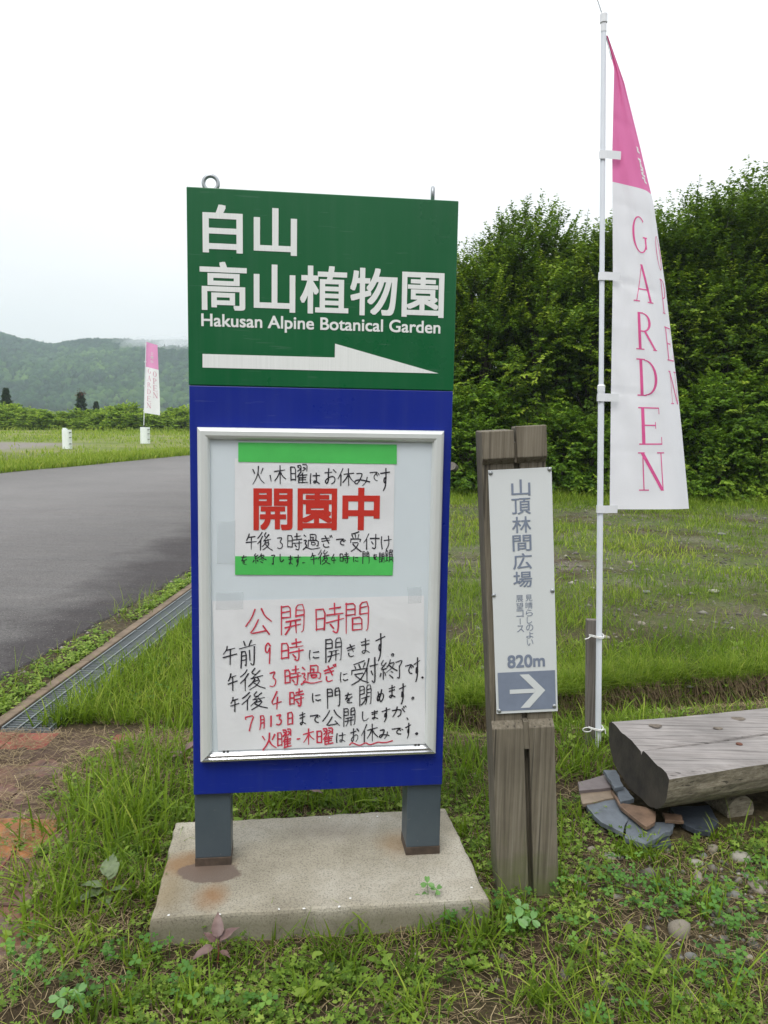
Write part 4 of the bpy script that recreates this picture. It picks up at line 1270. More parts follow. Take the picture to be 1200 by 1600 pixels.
for (x, y, r_) in ((1122, 1138, .016), (1024, 1134, .022), (1154, 1123, .024)):
    p = on_z(x, y, BZ + .002)
    k = 16; mb = MB()
    mb.add([p + A3(math.cos(a) * r_ * 1.4, math.sin(a) * r_ * (1 + .2 * math.sin(3 * a)), .0012) for a in np.linspace(0, 2 * math.pi, k, endpoint=False)] + [p + A3(0, 0, .004)], [(i, (i + 1) % k, k) for i in range(k)])
    build('knot', mb, knot, bench, smooth=True)

# ------------------------------------------------------------------ slates under the bench
slm = {'g': simple('grey_slate', (.105, .122, .142), .5, 0, .25, 14, bmp=.5), 'p': simple('pink_grey_slate', (.14, .118, .118), .55, 0, .2, 14, bmp=.5),
       't': simple('tan_slate', (.20, .155, .11), .6, 0, .25, 14, bmp=.5), 'o': simple('orange_brown_slate', (.15, .095, .062), .6, 0, .4, 16, bmp=.6), 'd': simple('dark_wet_slate', (.040, .048, .060), .3, 0, .3, 14, bmp=.5)}
def Z6(x, y): return (740 + x * .38333, 1000 + y * .38333)
SL = [('p', .070, .018, 'pinkish grey slate at the top left of the slate pile', [(425, 578), (540, 548), (562, 600), (430, 614)]),
      ('t', .056, .016, 'tan slate strip under the pinkish slate', [(430, 612), (562, 598), (590, 640), (445, 668)]),
      ('g', .048, .020, 'largest grey slate in the pile, at its left edge', [(440, 650), (462, 625), (560, 640), (636, 705), (610, 785), (520, 742), (480, 700)]),
      ('g', .046, .022, 'grey slate at the front of the pile with a chipped edge', [(636, 715), (720, 742), (822, 740), (812, 770), (770, 790), (700, 832), (615, 806), (620, 775)]),
      ('g', .105, .018, 'upright leaning grey slate against the log end', [(528, 530), (580, 530), (612, 596), (575, 602), (548, 560)]),
      ('g', .085, .020, 'small grey slate wedged under the corner of the log', [(578, 604), (615, 598), (655, 645), (600, 660)]),
      ('o', .075, .016, 'triangular slate with an orange brown edge on top of the pile', [(560, 610), (612, 665), (700, 680), (742, 700), (738, 742), (705, 760), (680, 745), (600, 680)]),
      ('o', .062, .014, 'small orange brown slate chip right of the triangular slate', [(768, 702), (846, 712), (858, 738), (780, 734)]),
      ('d', .040, .022, 'dark wet slate half hidden under the log', [(800, 680), (960, 672), (1000, 740), (965, 782), (900, 770), (850, 745)]),
      ('d', .022, .020, 'lowest dark slate showing below the front of the pile', [(650, 800), (800, 788), (806, 836), (720, 842)])]
for k, zt, th_, lab, poly in SL:
    P = [on_z(*Z6(*p), zt) for p in poly]
    c = sum(P) / len(P)
    Q = []
    for a, b_ in zip(P, P[1:] + P[:1]):
        for f in (0, .33, .66):
            q = a * (1 - f) + b_ * f
            Q.append(q + (A3(random.uniform(-1, 1), random.uniform(-1, 1), 0) * .004 if f else 0))
    th2 = zt if th_ > zt else th_
    mb = MB().prism([q - A3(0, 0, th2) for q in Q], A3(0, 0, th2))
    o = build('slate_slab', mb, slm[k], None, bevel=.002)
    me_ = o.data
    me_.transform(Matrix.Translation(tuple(-(c - A3(0, 0, zt - 0)))))
    o.location = (c[0], c[1], 0)
    # lower slates reach the ground so that the pile rests
    info(o, lab, 'slate', 'broken slates piled under the log bench')

# ------------------------------------------------------------------ stones
def stone_mesh(seed, sub=2):
    import bmesh
    r_ = np.random.default_rng(seed)
    bm = bmesh.new(); bmesh.ops.create_icosphere(bm, subdivisions=sub, radius=1)
    ph = r_.uniform(0, 6, 6)
    for v in bm.verts:
        c = v.co
        k = 1 + .13 * math.sin(c.x * 2.3 + ph[0]) + .12 * math.sin(c.y * 2.9 + ph[1]) + .10 * math.sin(c.z * 3.1 + ph[2]) + .05 * math.sin(c.x * 6 + ph[3] + c.y * 5)
        v.co = c * k
    me_ = bpy.data.meshes.new('stone'); bm.to_mesh(me_); bm.free()
    me_.polygons.foreach_set('use_smooth', [True] * len(me_.polygons))
    return me_
stm = [simple('pale_stone', (.27, .255, .215), .85, 0, .3, 25, bmp=.5), simple('grey_stone', (.16, .16, .15), .8, 0, .3, 25, bmp=.5), simple('tan_stone', (.20, .175, .14), .85, 0, .3, 25, bmp=.5)]
sms = []
for k in range(6):
    me_ = stone_mesh(40 + k); me_.materials.append(stm[k % 3]); sms.append(me_)
def Z8(x, y): return (740 + x * .38333, 1300 + y * .38333)
ST = [(555, 92, 26, 'pale oval stone left of the slates, near the trail post'), (600, 86, 12, 'small pale pebble just right of the oval stone by the slates'), (480, 60, 16, 'flat pebble nearest the trail post, left of the slates'),
      (905, 112, 22, 'pale upright stone right of the slate pile'), (935, 86, 18, 'pale stone behind the upright stone right of the slates'), (975, 60, 22, 'flat stone under the log, between two grass tufts'),
      (1092, 97, 34, 'largest pale stone in the gravel right of the slates'), (1115, 168, 17, 'round grey stone right of the gravel patch'), (1155, 215, 30, 'pale flat stone at the right edge of the photo'), (1170, 185, 20, 'smaller pale stone behind the flat stone at the right edge'), (1060, 240, 24, 'brown stone left of the flat stone at the right edge'),
      (840, 382, 46, 'large half buried stone among the clover at lower right'), (425, 240, 15, 'small grey stone beside the clover right of the trail post'), (650, 420, 26, 'flat buried stone left of the large half buried stone'), (885, 650, 24, 'grey stone in the leafy weeds near the bottom edge'), (1128, 488, 12, 'small round pebble in the clover by the right edge'), (890, 485, 20, 'flat stone just below the large half buried stone'), (920, 170, 22, 'tan stone below the upright stone right of the slates')]
for k, (x, y, r_, lab) in enumerate(ST):
    p = on_z(*Z8(x, y), .012)
    sc_m = np.linalg.norm(p - CAMP) / FPX * .38333
    rr = r_ * sc_m * 1.1
    o = put('stone', sms[k % 6], stm[0])
    o.location = (p[0], p[1], float(ground_z(p[0], p[1])) + rr * .06)
    o.scale = (rr, rr * random.uniform(.65, .95), rr * random.uniform(.45, .7)); o.rotation_euler = (random.uniform(-.2, .2), random.uniform(-.2, .2), random.uniform(0, 6))
    info(o, lab or 'small pale pebble lying in the weeds right of the trail post', 'stone', 'stones in the weeds below the bench')
# mid-ground stones
for (x, y, r_, lab) in ((1010, 923, 7, 'white stone chip on the bare patch right of the banner'), (1115, 925, 8, 'pale stone in the grass right of the bare patch'), (1004, 975, 8, 'pale stone between the bare patch and the green strip'), (945, 996, 7, 'dark stone beside the stake top'), (1128, 835, 6, 'stone in the upper right of the sparse grass'), (1150, 1015, 9, 'pale stone in the green strip near the right edge'), (985, 880, 6, 'small stone on the gravel below the banner hem')):
    p = on_z(x, y, .01); rr = r_ * np.linalg.norm(p - CAMP) / FPX
    o = put('stone', sms[(x + y) % 6], stm[0]); o.location = (p[0], p[1], float(ground_z(p[0], p[1])) + rr * .2); o.scale = (rr, rr * .8, rr * .5); o.rotation_euler = (0, 0, x)
    info(o, lab, 'stone', 'stones in the grass before the hedge')
# sticks on the paving
for (a, b_, r_, lab) in (((0, 1358), (24, 1329), .006, 'reddish broken stick on the paving at the left edge'), ((112, 1218), (142, 1190), .005, 'thin red brown stick lying in the straw')):
    P, Q = on_z(*a, .012), on_z(*b_, .02)
    t_ = MB().tube([P, (P + Q) / 2 + A3(0, .004, .003), Q], [r_, r_ * .9, r_ * .6], 8)
    o = build('stick', t_, simple('red_brown_bark', (.17, .06, .04), .8, 0, .3, 30), None, smooth=True)
    info(o, lab, 'stick')
#VEG

# ================================================================== vegetation
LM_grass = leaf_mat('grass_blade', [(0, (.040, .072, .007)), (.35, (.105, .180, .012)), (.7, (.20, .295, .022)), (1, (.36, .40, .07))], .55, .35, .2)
LM_dry = leaf_mat('dead_grass', [(0, (.10, .07, .04)), (.5, (.24, .18, .10)), (1, (.42, .34, .20))], .75, .1, .2)
LM_clover = leaf_mat('clover_leaf', [(0, (.032, .10, .018)), (.5, (.075, .19, .028)), (1, (.16, .30, .045))], .5, .3, .25)
LM_mug = leaf_mat('weed_leaf', [(0, (.038, .075, .012)), (.5, (.12, .21, .022)), (1, (.29, .38, .07))], .55, .3, .2)
LM_tree = leaf_mat('dark_leaf', [(0, (.018, .044, .005)), (.35, (.056, .122, .009)), (.7, (.145, .24, .016)), (1, (.30, .40, .035))], .5, .28, .22)
LM_bush = leaf_mat('bright_leaf', [(0, (.035, .085, .008)), (.4, (.085, .175, .014)), (.8, (.165, .285, .024)), (1, (.26, .38, .04))], .5, .32, .22)
LM_far = leaf_mat('far_leaf', [(0, (.05, .10, .012)), (.4, (.19, .31, .03)), (1, (.42, .54, .07))], .6, .35, .1)
LM_con = leaf_mat('conifer_needles', [(0, (.012, .030, .012)), (.6, (.028, .060, .020)), (1, (.05, .09, .03))], .6, .1, .2)
bark = wood_mat('bark', (.015, .012, .009), (.035, .028, .020), (.06, .05, .038), 'Z')

def norm(v): return v / (np.linalg.norm(v, axis=-1, keepdims=True) + 1e-9)
def blades(xy, h, wd, lean, seed, segs=3, zoff=0., bend=.5, tint=None):
    """grass blades: returns V, F list, tint"""
    r_ = np.random.default_rng(seed); n = len(xy)
    z = ground_z(xy[:, 0], xy[:, 1]) + zoff
    z = np.where(z < -.27, -.03, z)
    az = r_.uniform(0, 2 * math.pi, n)
    dirx, diry = np.cos(az), np.sin(az)
    face = az + math.pi / 2 + r_.normal(0, .5, n)
    wx, wy = np.cos(face), np.sin(face)
    lean = lean * r_.uniform(.2, 1.5, n)
    V, k = [], 2 * segs + 1
    out_ = np.zeros((n, k, 3))
    for i in range(segs + 1):
        t = i / segs
        off = lean * h * (t * .45 + t * t * bend)
        hz = h * (t - .30 * t * t * np.minimum(lean, 1.4))
        c = np.stack([xy[:, 0] + dirx * off, xy[:, 1] + diry * off, z - .005 + hz], 1)
        ww = wd * (1 - t ** 1.6) * .5 * (1 if i else .75)
        if i < segs:
            s_ = np.stack([wx * ww, wy * ww, np.zeros(n)], 1)
            out_[:, 2 * i] = c - s_; out_[:, 2 * i + 1] = c + s_
        else: out_[:, 2 * i] = c
    b = (np.arange(n) * k)[:, None]
    Fq = np.concatenate([b + np.array([[2 * i, 2 * i + 1, 2 * i + 3, 2 * i + 2]]) for i in range(segs - 1)])
    Ft = b + np.array([[2 * segs - 2, 2 * segs - 1, 2 * segs]])
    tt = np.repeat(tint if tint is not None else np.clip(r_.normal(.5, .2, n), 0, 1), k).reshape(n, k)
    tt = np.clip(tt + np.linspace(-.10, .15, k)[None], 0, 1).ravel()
    return out_.reshape(-1, 3), [Fq, Ft], tt
def merge(parts):
    V, F, T, b = [], [], [], 0
    for v, f, t in parts:
        V.append(v); F += [q + b for q in f]; T.append(t); b += len(v)
    return np.concatenate(V), F, np.concatenate(T)
def stuff(name, parts, m_, label, cat=None):
    V, F, T = merge(parts) if isinstance(parts, list) else parts
    o = put(name, np_mesh(name, V, F, T), m_)
    info(o, label, cat, kind='stuff')
    return o
def in_poly(p, poly):
    x, y = p[:, 0], p[:, 1]; ins = np.zeros(len(p), bool); n = len(poly)
    for i in range(n):
        (x0, y0), (x1, y1) = poly[i][:2], poly[(i + 1) % n][:2]
        c = ((y0 > y) != (y1 > y)) & (x < (x1 - x0) * (y - y0) / (y1 - y0 + 1e-12) + x0)
        ins ^= c
    return ins
slab2 = [(p[0], p[1]) for p in slab]
bench_c = [tuple(q[:2]) for q in (bf0 - fd * .02, bf0 + fd * LEN, bb0 + bd * LEN, bb0 - bd * .02)]
slate_c = [tuple(on_z(*q)[:2]) for q in ((905, 1228), (975, 1205), (1060, 1240), (1110, 1270), (1115, 1300), (1040, 1308), (990, 1318), (930, 1270))]
post_c = [tuple(pp(u, n, 0)[:2]) for u, n in ((U0 - .01, -.01), (U1 + .01, -.01), (U1 + .01, DP), (U0 - .01, DP))]
def clear(p, pad=0):
    """points that are free of hard things"""
    x, y = p[:, 0], p[:, 1]
    k = ~in_poly(p, slab2) & ~in_poly(p, post_c) & ~in_poly(p, slate_c)
    k &= ~(in_poly(p, bench_c))
    k &= ~road_mask(x, y)
    gx = gut_x(y)
    k &= ~((x > gx - .05) & (x < gx + GW + .03) & (y > GY0 - .05) & (y < GY1))
    k &= ~((x < -1.45 + (fbm(x, y, 2.2, 31) - .5) * .5) & (y < 4.2))
    return k
def scatter(n, x0, x1, y0, y1, seed, dens=None):
    r_ = np.random.default_rng(seed)
    p = np.c_[r_.uniform(x0, x1, n), r_.uniform(y0, y1, n)]
    k = clear(p)
    if dens is not None: k &= r_.random(n) < dens(p[:, 0], p[:, 1])
    return p[k]
# frustum cull with a margin so that a step to the side still finds grass
def vis(p, m_=.35):
    return np.abs(p[:, 0]) < (p[:, 1] * (.50 + m_ * .2) + .5)

# --- near turf
def d_near(x, y):
    a = fbm(x, y, 2.3, 51)
    d = np.clip((a - .40) * 4.5, .12, 1) * .8
    gravel = np.exp(-(((x - 1.35) / .42) ** 2 + ((y - 2.65) / .38) ** 2) * 1.2)
    d = d * (1 - .75 * gravel)
    return d
P = scatter(52000, -1.7, 2.6, 1.75, 4.6, 101, d_near); P = P[vis(P)]
r_ = np.random.default_rng(5); r2 = np.random.default_rng(66)
hh = r_.gamma(2.6, .019, len(P)) * (.45 + 1.2 * fbm(P[:, 0], P[:, 1], 1.7, 77)) + .012
tn = np.clip(r_.normal(.5, .2, len(P)) + (fbm(P[:, 0], P[:, 1], 1.3, 88) - .5) * .8, 0, 1)
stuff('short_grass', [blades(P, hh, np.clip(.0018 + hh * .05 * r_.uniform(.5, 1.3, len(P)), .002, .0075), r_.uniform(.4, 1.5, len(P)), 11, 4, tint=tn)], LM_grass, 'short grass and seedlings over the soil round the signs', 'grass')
# --- taller tufts
def tufts(centres, seed, nb=34, h=(.10, .2), spread=.05, wd=(.005, .012), lean=1.05):
    r_ = np.random.default_rng(seed)
    c = np.repeat(centres[:, :2], nb, 0)
    hc = np.repeat(centres[:, 2] if centres.shape[1] > 2 else r_.uniform(h[0], h[1], len(centres)), nb)
    p = c + r_.normal(0, 1, (len(c), 2)) * spread * np.clip(hc / .15, .5, 1.6)[:, None]
    g_ok = (p[:, 0] > gut_x(p[:, 1]) + GW * .45) & (p[:, 0] < gut_x(p[:, 1]) + GW + .05) & (p[:, 1] > 4.15) & (p[:, 1] < 6.5)
    k = clear(p) | g_ok; p = p[k]; hc = hc[k]
    t = np.repeat(r_.normal(.36, .15, len(centres)), nb)[k] + r_.normal(0, .12, len(p))
    return blades(p, hc * r_.uniform(.45, 1.1, len(p)), r_.uniform(wd[0], wd[1], len(p)), lean * r_.uniform(.4, 1.2, len(p)), seed + 1, 4, tint=np.clip(t, 0, 1))
cs_ = []
def tpx(x, y, h): q = on_z(x, y, 0); cs_.append((q[0], q[1], h * 1.12))
random.seed(3)
for (x, y, h) in ((80, 1130, .22), (95, 1120, .22), (112, 1108, .22), (130, 1098, .2), (148, 1085, .2), (165, 1075, .2), (180, 1066, .18), (196, 1052, .18), (212, 1040, .18), (228, 1026, .16), (72, 1145, .2), (100, 1138, .2), (120, 1128, .2), (95, 1310, .20), (125, 1290, .24), (150, 1300, .26), (175, 1285, .27), (200, 1290, .24), (110, 1370, .20), (140, 1400, .22), (75, 1400, .17), (160, 1350, .24), (190, 1340, .22), (215, 1300, .2), (235, 1290, .2), (250, 1310, .17), (230, 1340, .17),
                 (95, 1430, .16), (70, 1440, .15), (60, 1365, .13), (135, 1440, .14), (200, 1400, .14), (225, 1390, .13), (180, 1250, .20), (200, 1215, .20), (240, 1240, .22), (270, 1240, .22), (285, 1280, .2), (220, 1180, .18), (255, 1190, .2), (280, 1200, .2), (290, 1150, .18), (260, 1140, .17), (240, 1120, .15), (285, 1110, .17),
                 (90, 1145, .20), (110, 1140, .22), (130, 1145, .20), (150, 1135, .17), (100, 1125, .17), (125, 1120, .18), (165, 1125, .16), (185, 1110, .16), (200, 1090, .16), (215, 1070, .16), (235, 1050, .16), (250, 1035, .18), (268, 1020, .18), (282, 1010, .18), (290, 985, .18), (225, 1100, .15), (255, 1075, .15), (280, 1060, .16), (205, 1130, .13), (180, 1145, .12),
                 (335, 1255, .18), (380, 1262, .17), (420, 1262, .15), (455, 1258, .17), (500, 1262, .16), (545, 1265, .18), (580, 1255, .17), (610, 1260, .17), (355, 1235, .18), (400, 1240, .16), (480, 1240, .16), (530, 1240, .15), (600, 1235, .17), (430, 1235, .16), (560, 1235, .16), (315, 1245, .18), (665, 1255, .17), (700, 1240, .19), (720, 1230, .2), (710, 1190, .2), (735, 1210, .2), (745, 1190, .17), (755, 1260, .15),
                 (890, 1200, .17), (905, 1215, .16), (920, 1190, .17), (945, 1215, .15), (900, 1160, .16), (880, 1180, .15), (870, 1210, .14), (945, 1175, .15), (715, 1300, .10), (890, 1280, .12), (885, 1320, .12), (1150, 1260, .13), (1165, 1250, .14), (1190, 1255, .13), (1130, 1245, .1), (1110, 1310, .08), (1010, 1330, .09), (1000, 1345, .1), (1020, 1340, .1), (985, 1330, .09),
                 (775, 1430, .13), (765, 1460, .12), (820, 1445, .1), (535, 1480, .13), (515, 1500, .12), (430, 1440, .11), (690, 1450, .13), (650, 1520, .12), (745, 1480, .13), (640, 1580, .12), (480, 1560, .12), (300, 1560, .10), (365, 1500, .1), (210, 1500, .10), (225, 1560, .12), (890, 1400, .12), (870, 1385, .12), (1040, 1400, .09), (120, 1500, .12), (50, 1470, .12), (150, 1590, .12), (840, 1560, .1), (1100, 1420, .1)):
    for _ in range(2):
        tpx(x + random.uniform(-9, 9), y + random.uniform(-5, 5), h * random.uniform(.75, 1.05))
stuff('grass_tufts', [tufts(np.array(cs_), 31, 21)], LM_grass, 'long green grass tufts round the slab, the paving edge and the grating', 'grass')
# a few stray long blades in front
# --- mid ground: from the ditch to the hedge
def d_mid(x, y):
    a = fbm(x, y, .9, 61, 4)
    lip = np.exp(-((seg_dist(x, y, DITCH) - .55) / .45) ** 2)
    hedge = np.clip((y - 14.5) / 2, 0, 1)
    return np.clip((a - .415) * 4.6, .07, 1) * (1 - np.clip((y - 6) / 4, 0, .25)) * .85 + lip * .9 + hedge
P = scatter(80000, -2.4, 4.2, 4.2, 8.0, 103, d_mid); P = P[vis(P)]; P = P[(P[:, 0] > gut_x(P[:, 1])) | (r_.random(len(P)) < .12)]
hh = (r_.gamma(5, .012, len(P)) + .02) * (.7 + .8 * fbm(P[:, 0], P[:, 1], 1.3, 78)) * np.where(P[:, 0] < .2, 1.7, 1.1)
tn = np.clip(r_.normal(.5, .2, len(P)) + (fbm(P[:, 0], P[:, 1], .9, 89) - .5) * .8, 0, 1)
stuff('meadow_grass', [blades(P, hh, r_.uniform(.004, .008, len(P)), r_.uniform(.4, 1.2, len(P)), 12, 2, tint=tn)], LM_grass, 'green grass on the far side of the ditch and beside the gutter', 'grass')
P = scatter(150000, -2.6, 13, 8.0, 21.5, 104, d_mid); P = P[vis(P, .2)]; P = P[P[:, 0] > np.interp(P[:, 1], ROAD_N[:, 1], ROAD_N[:, 0]) + .05]
hh = (r_.gamma(5, .014, len(P)) + .02) * (.5 + 1.0 * fbm(P[:, 0], P[:, 1], 1.0, 79)) * (1 + 2.2 * np.clip((P[:, 1] - 15.5) / 2.5, 0, 1))
tn = np.clip(r_.normal(.64, .2, len(P)) + (fbm(P[:, 0], P[:, 1], .5, 90) - .5) * .8, 0, 1)
stuff('sparse_grass', [blades(P, hh, r_.uniform(.008, .016, len(P)), r_.uniform(.4, 1.2, len(P)), 13, 2, tint=tn)], LM_grass, 'sparse grass over the gravel in front of the hedge', 'grass')
n = 15000
s_ = r2.random(n); k = (s_ * 5).astype(int); f = s_ * 5 - k
a = DITCH[1 + k]; b_ = DITCH[2 + k] if False else DITCH[np.minimum(2 + k, len(DITCH) - 1)]
base = a + (b_ - a) * f[:, None]; nn = np.stack([-(b_ - a)[:, 1], (b_ - a)[:, 0]], 1); nn = norm(nn)
P = base + nn * r2.uniform(.08, .30, n)[:, None]
P = P[fbm(P[:, 0], P[:, 1], 2.2, 150) > .34]
n = len(P)
stuff('bank_grass', [blades(P, r2.uniform(.06, .17, n), r2.uniform(.003, .006, n), r2.uniform(.6, 1.9, n), 17, 3, tint=np.clip(r2.normal(.5, .2, n), 0, 1))], LM_grass, 'green grass hanging over the far bank of the ditch', 'grass')
# --- far verge along the far road edge and the field
n = 42000; t_ = r_.random(n)
yy = 12 + 42 * t_ ** 1.2
xf = np.interp(yy, ROAD_F[:, 1], ROAD_F[:, 0])
P = np.c_[xf - r_.gamma(2, .55, n) - .02, yy]
hh = r_.uniform(.10, .34, n) * (.6 + .8 * fbm(P[:, 0], P[:, 1], .7, 44))
va = blades(P, hh, r_.uniform(.018, .04, n), r_.uniform(.3, .9, n), 14, 2, tint=np.clip(r_.normal(.68, .16, n), 0, 1))
n = 52000
P = np.c_[r_.uniform(-62, -4, n), 24 + 54 * r_.random(n) ** .8]
k = ~road_mask(P[:, 0], P[:, 1]) & (P[:, 0] < np.interp(P[:, 1], ROAD_F[:, 1], ROAD_F[:, 0]) + 1) & ~((P[:, 0] < -14.4) & (P[:, 1] > 31) & (P[:, 1] < 42.5) & (r_.random(n) < .93))
k &= (r_.random(n) < np.clip((fbm(P[:, 0], P[:, 1], .25, 71) - .33) * 4, .15, 1))
P = P[k]; n = len(P)
hh = r_.uniform(.08, .26, n) * (1 + 2.0 * np.clip((P[:, 1] - 60) / 10, 0, 1))
vb = blades(P, hh, r_.uniform(.035, .075, n), r_.uniform(.3, .9, n), 15, 2, tint=np.clip(r_.normal(.72, .15, n), 0, 1))
stuff('verge_grass', [va, vb], LM_grass, 'bright tall grass of the verge and field beyond the road', 'grass')
# --- dead grass
def litter(P, seed, l=(.02, .09), zo=.004):
    r_ = np.random.default_rng(seed); n = len(P)
    z = ground_z(P[:, 0], P[:, 1])
    z = np.where((P[:, 0] < -1.3) & (P[:, 1] < 4.1), np.maximum(z, .004), z) + zo + r_.uniform(0, .012, n)
    a = r_.uniform(0, 2 * math.pi, n); L_ = r_.uniform(l[0], l[1], n) / 2; tl = r_.normal(0, .18, n); cv = r_.normal(0, .25, n)
    d = np.stack([np.cos(a), np.sin(a), tl], 1); q = np.stack([-np.sin(a), np.cos(a), np.zeros(n)], 1)
    c = np.stack([P[:, 0], P[:, 1], z], 1); w_ = r_.uniform(.0005, .0013, n)[:, None]
    mid = c + q * (L_ * cv)[:, None]
    e0, e1 = c - d * L_[:, None], c + d * L_[:, None]
    V = np.stack([e0 - q * w_, e0 + q * w_, mid - q * w_, mid + q * w_, e1 - q * w_, e1 + q * w_], 1).reshape(-1, 3)
    b = (np.arange(n) * 6)[:, None]
    F = np.concatenate([b + np.array([[0, 1, 3, 2]]), b + np.array([[2, 3, 5, 4]])])
    return V, [F], np.repeat(np.clip(r_.normal(.42, .24, n), 0, 1), 6)
P1 = scatter(34000, -1.6, 2.6, 1.75, 5.2, 201); P1 = P1[vis(P1)]
def free(p): return ~in_poly(p, slab2) & ~in_poly(p, slate_c) & ~in_poly(p, bench_c)
P2 = np.c_[r2.uniform(-2.2, -.85, 10000), r2.uniform(2.2, 4.06, 10000)]
P2 = P2[(r2.random(len(P2)) < np.clip((fbm(P2[:, 0], P2[:, 1], 2.4, 93) - .38) * 4, .08, 1)) & free(P2)]
P3 = scatter(9000, -1.5, 9, 5.2, 14, 203, lambda x, y: np.clip((.56 - fbm(x, y, .9, 61, 4)) * 6, 0, 1)); P3 = P3[vis(P3, .2)]
stuff('dead_grass', [litter(P1, 41), litter(P3, 43, (.06, .22), .006), litter(P2, 42, (.02, .16))], LM_dry, 'dry straw and cut grass lying on the soil and red paving', 'straw')
# roots hanging from the ditch lip
n = 2600
s_ = r2.random(n); k = (s_ * 4).astype(int); f = s_ * 4 - k
a = DITCH[1 + k]; b_ = DITCH[2 + k]; base = a + (b_ - a) * f[:, None]
nn = np.stack([-(b_ - a)[:, 1], (b_ - a)[:, 0]], 1); nn = norm(nn)
off = r2.uniform(.03, .13, n)
Pq = base + nn * off[:, None]
top = ground_z(Pq[:, 0], Pq[:, 1]) + .02
ln = r2.uniform(.04, .15, n)
V = np.zeros((n, 4, 3)); wv = r2.uniform(.001, .003, n)
V[:, 0] = np.c_[Pq[:, 0] - wv, Pq[:, 1], top]; V[:, 1] = np.c_[Pq[:, 0] + wv, Pq[:, 1], top]
dx = r2.normal(0, .02, n); q = Pq - nn * .05
V[:, 2] = np.c_[q[:, 0] + dx + wv, q[:, 1], top - ln]; V[:, 3] = np.c_[q[:, 0] + dx - wv, q[:, 1], top - ln]
n_=0
stuff('hanging_roots', (V.reshape(-1, 3), [(np.arange(n) * 4)[:, None] + np.array([[0, 1, 2, 3]])], np.repeat(np.clip(r2.normal(.06, .10, n), 0, 1), 4)), LM_dry, 'brown roots and dead grass hanging over the ditch edge', 'roots')

# --- broad leaves: generic leaf placer. outline in the leaf's own plane, then thrown about
def leaves(outline, faces, pos, dirv, nrm, size, tint, cup=.0):
    """outline (k,2): x along the leaf 0..1, y across; one copy for every pos"""
    k = len(outline); n = len(pos)
    d = norm(dirv); s_ = norm(np.cross(nrm, d)); u = np.cross(d, s_)
    o = outline
    zz = cup * (np.abs(o[:, 1]) * 1.2 - .6 * o[:, 0] ** 2)
    V = pos[:, None] + (d[:, None] * o[None, :, 0:1] + s_[:, None] * o[None, :, 1:2] + u[:, None] * zz[None, :, None]) * size[:, None, None]
    b = (np.arange(n) * k)[:, None]
    F = [b + np.array([f]) for f in faces]
    T = np.repeat(tint, k)
    return V.reshape(-1, 3), F, T
OV = np.array([(0, 0), (.30, -.24), (.68, -.22), (1, 0), (.68, .22), (.30, .24)]); OVF = [(0, 1, 2, 3), (0, 3, 4, 5)]
HT = np.array([(0, 0), (.40, -.34), (.80, -.36), (1, -.18), (.88, 0), (1, .18), (.80, .36), (.40, .34)]); HTF = [(0, 1, 2, 3, 4), (0, 4, 5, 6, 7)]
LB = np.array([(0, 0), (.25, -.06), (.30, -.34), (.46, -.30), (.48, -.08), (.60, -.09), (.68, -.30), (.82, -.24), (.80, -.06), (1, 0), (.80, .06), (.82, .24), (.68, .30), (.60, .09), (.48, .08), (.46, .30), (.30, .34), (.25, .06)])
LBF = [(0, 1, 17), (1, 2, 3, 4), (1, 4, 14, 17), (17, 14, 15, 16), (4, 5, 13, 14), (5, 6, 7, 8), (5, 8, 10, 13), (13, 10, 11, 12), (8, 9, 10)]
def rosettes(P, hgt, nl, size, outline, faces, seed, flat=.6, tint0=.5, cup=.15):
    r_ = np.random.default_rng(seed); n = len(P)
    z = ground_z(P[:, 0], P[:, 1])
    A = r_.uniform(0, 6.28, n)
    tt = np.clip(r_.normal(tint0, .2, n), 0, 1)
    pos, dr, nm, sz, tn = [], [], [], [], []
    for i in range(nl):
        a = A + i * 2.4 + r_.normal(0, .3, n)
        h = hgt * (i + 1) / nl * r_.uniform(.7, 1.1, n)
        rr = hgt * .25 * r_.uniform(.2, 1, n)
        d = np.stack([np.cos(a), np.sin(a), r_.normal(.25, .3, n)], 1)
        pos.append(np.stack([P[:, 0] + np.cos(a) * rr, P[:, 1] + np.sin(a) * rr, z + h], 1))
        dr.append(d); nm.append(np.stack([r_.normal(0, .35, n), r_.normal(-.15, .35, n), np.ones(n)], 1))
        sz.append(size * r_.uniform(.6, 1.15, n)); tn.append(np.clip(tt + r_.normal(0, .1, n), 0, 1))
    return leaves(outline, faces, np.concatenate(pos), np.concatenate(dr), np.concatenate(nm), np.concatenate(sz), np.concatenate(tn), cup)
def d_w(x, y):
    return np.clip((fbm(x, y, 1.9, 120) - .38) * 4, .05, 1) * (1 - .6 * np.exp(-(((x - 1.4) / .4) ** 2 + ((y - 2.7) / .3) ** 2)))
P = scatter(3600, -1.5, 2.2, 1.8, 3.4, 301, d_w); P = P[vis(P)]
wa = rosettes(P, r_.uniform(.015, .06, len(P)), 7, np.full(len(P), .030) * r_.uniform(.5, 1.3, len(P)), LB, LBF, 51)
P = scatter(4200, -1.6, 3.0, 1.8, 6.0, 302, d_w); P = P[vis(P)]
wb = rosettes(P, r_.uniform(.012, .06, len(P)), 6, np.full(len(P), .018) * r_.gamma(4, .28, len(P)), OV, OVF, 52, tint0=.55)
stuff('weeds', [wa, wb], LM_mug, 'small lobed and oval leaved weeds covering the soil in front of the slab', 'weeds')
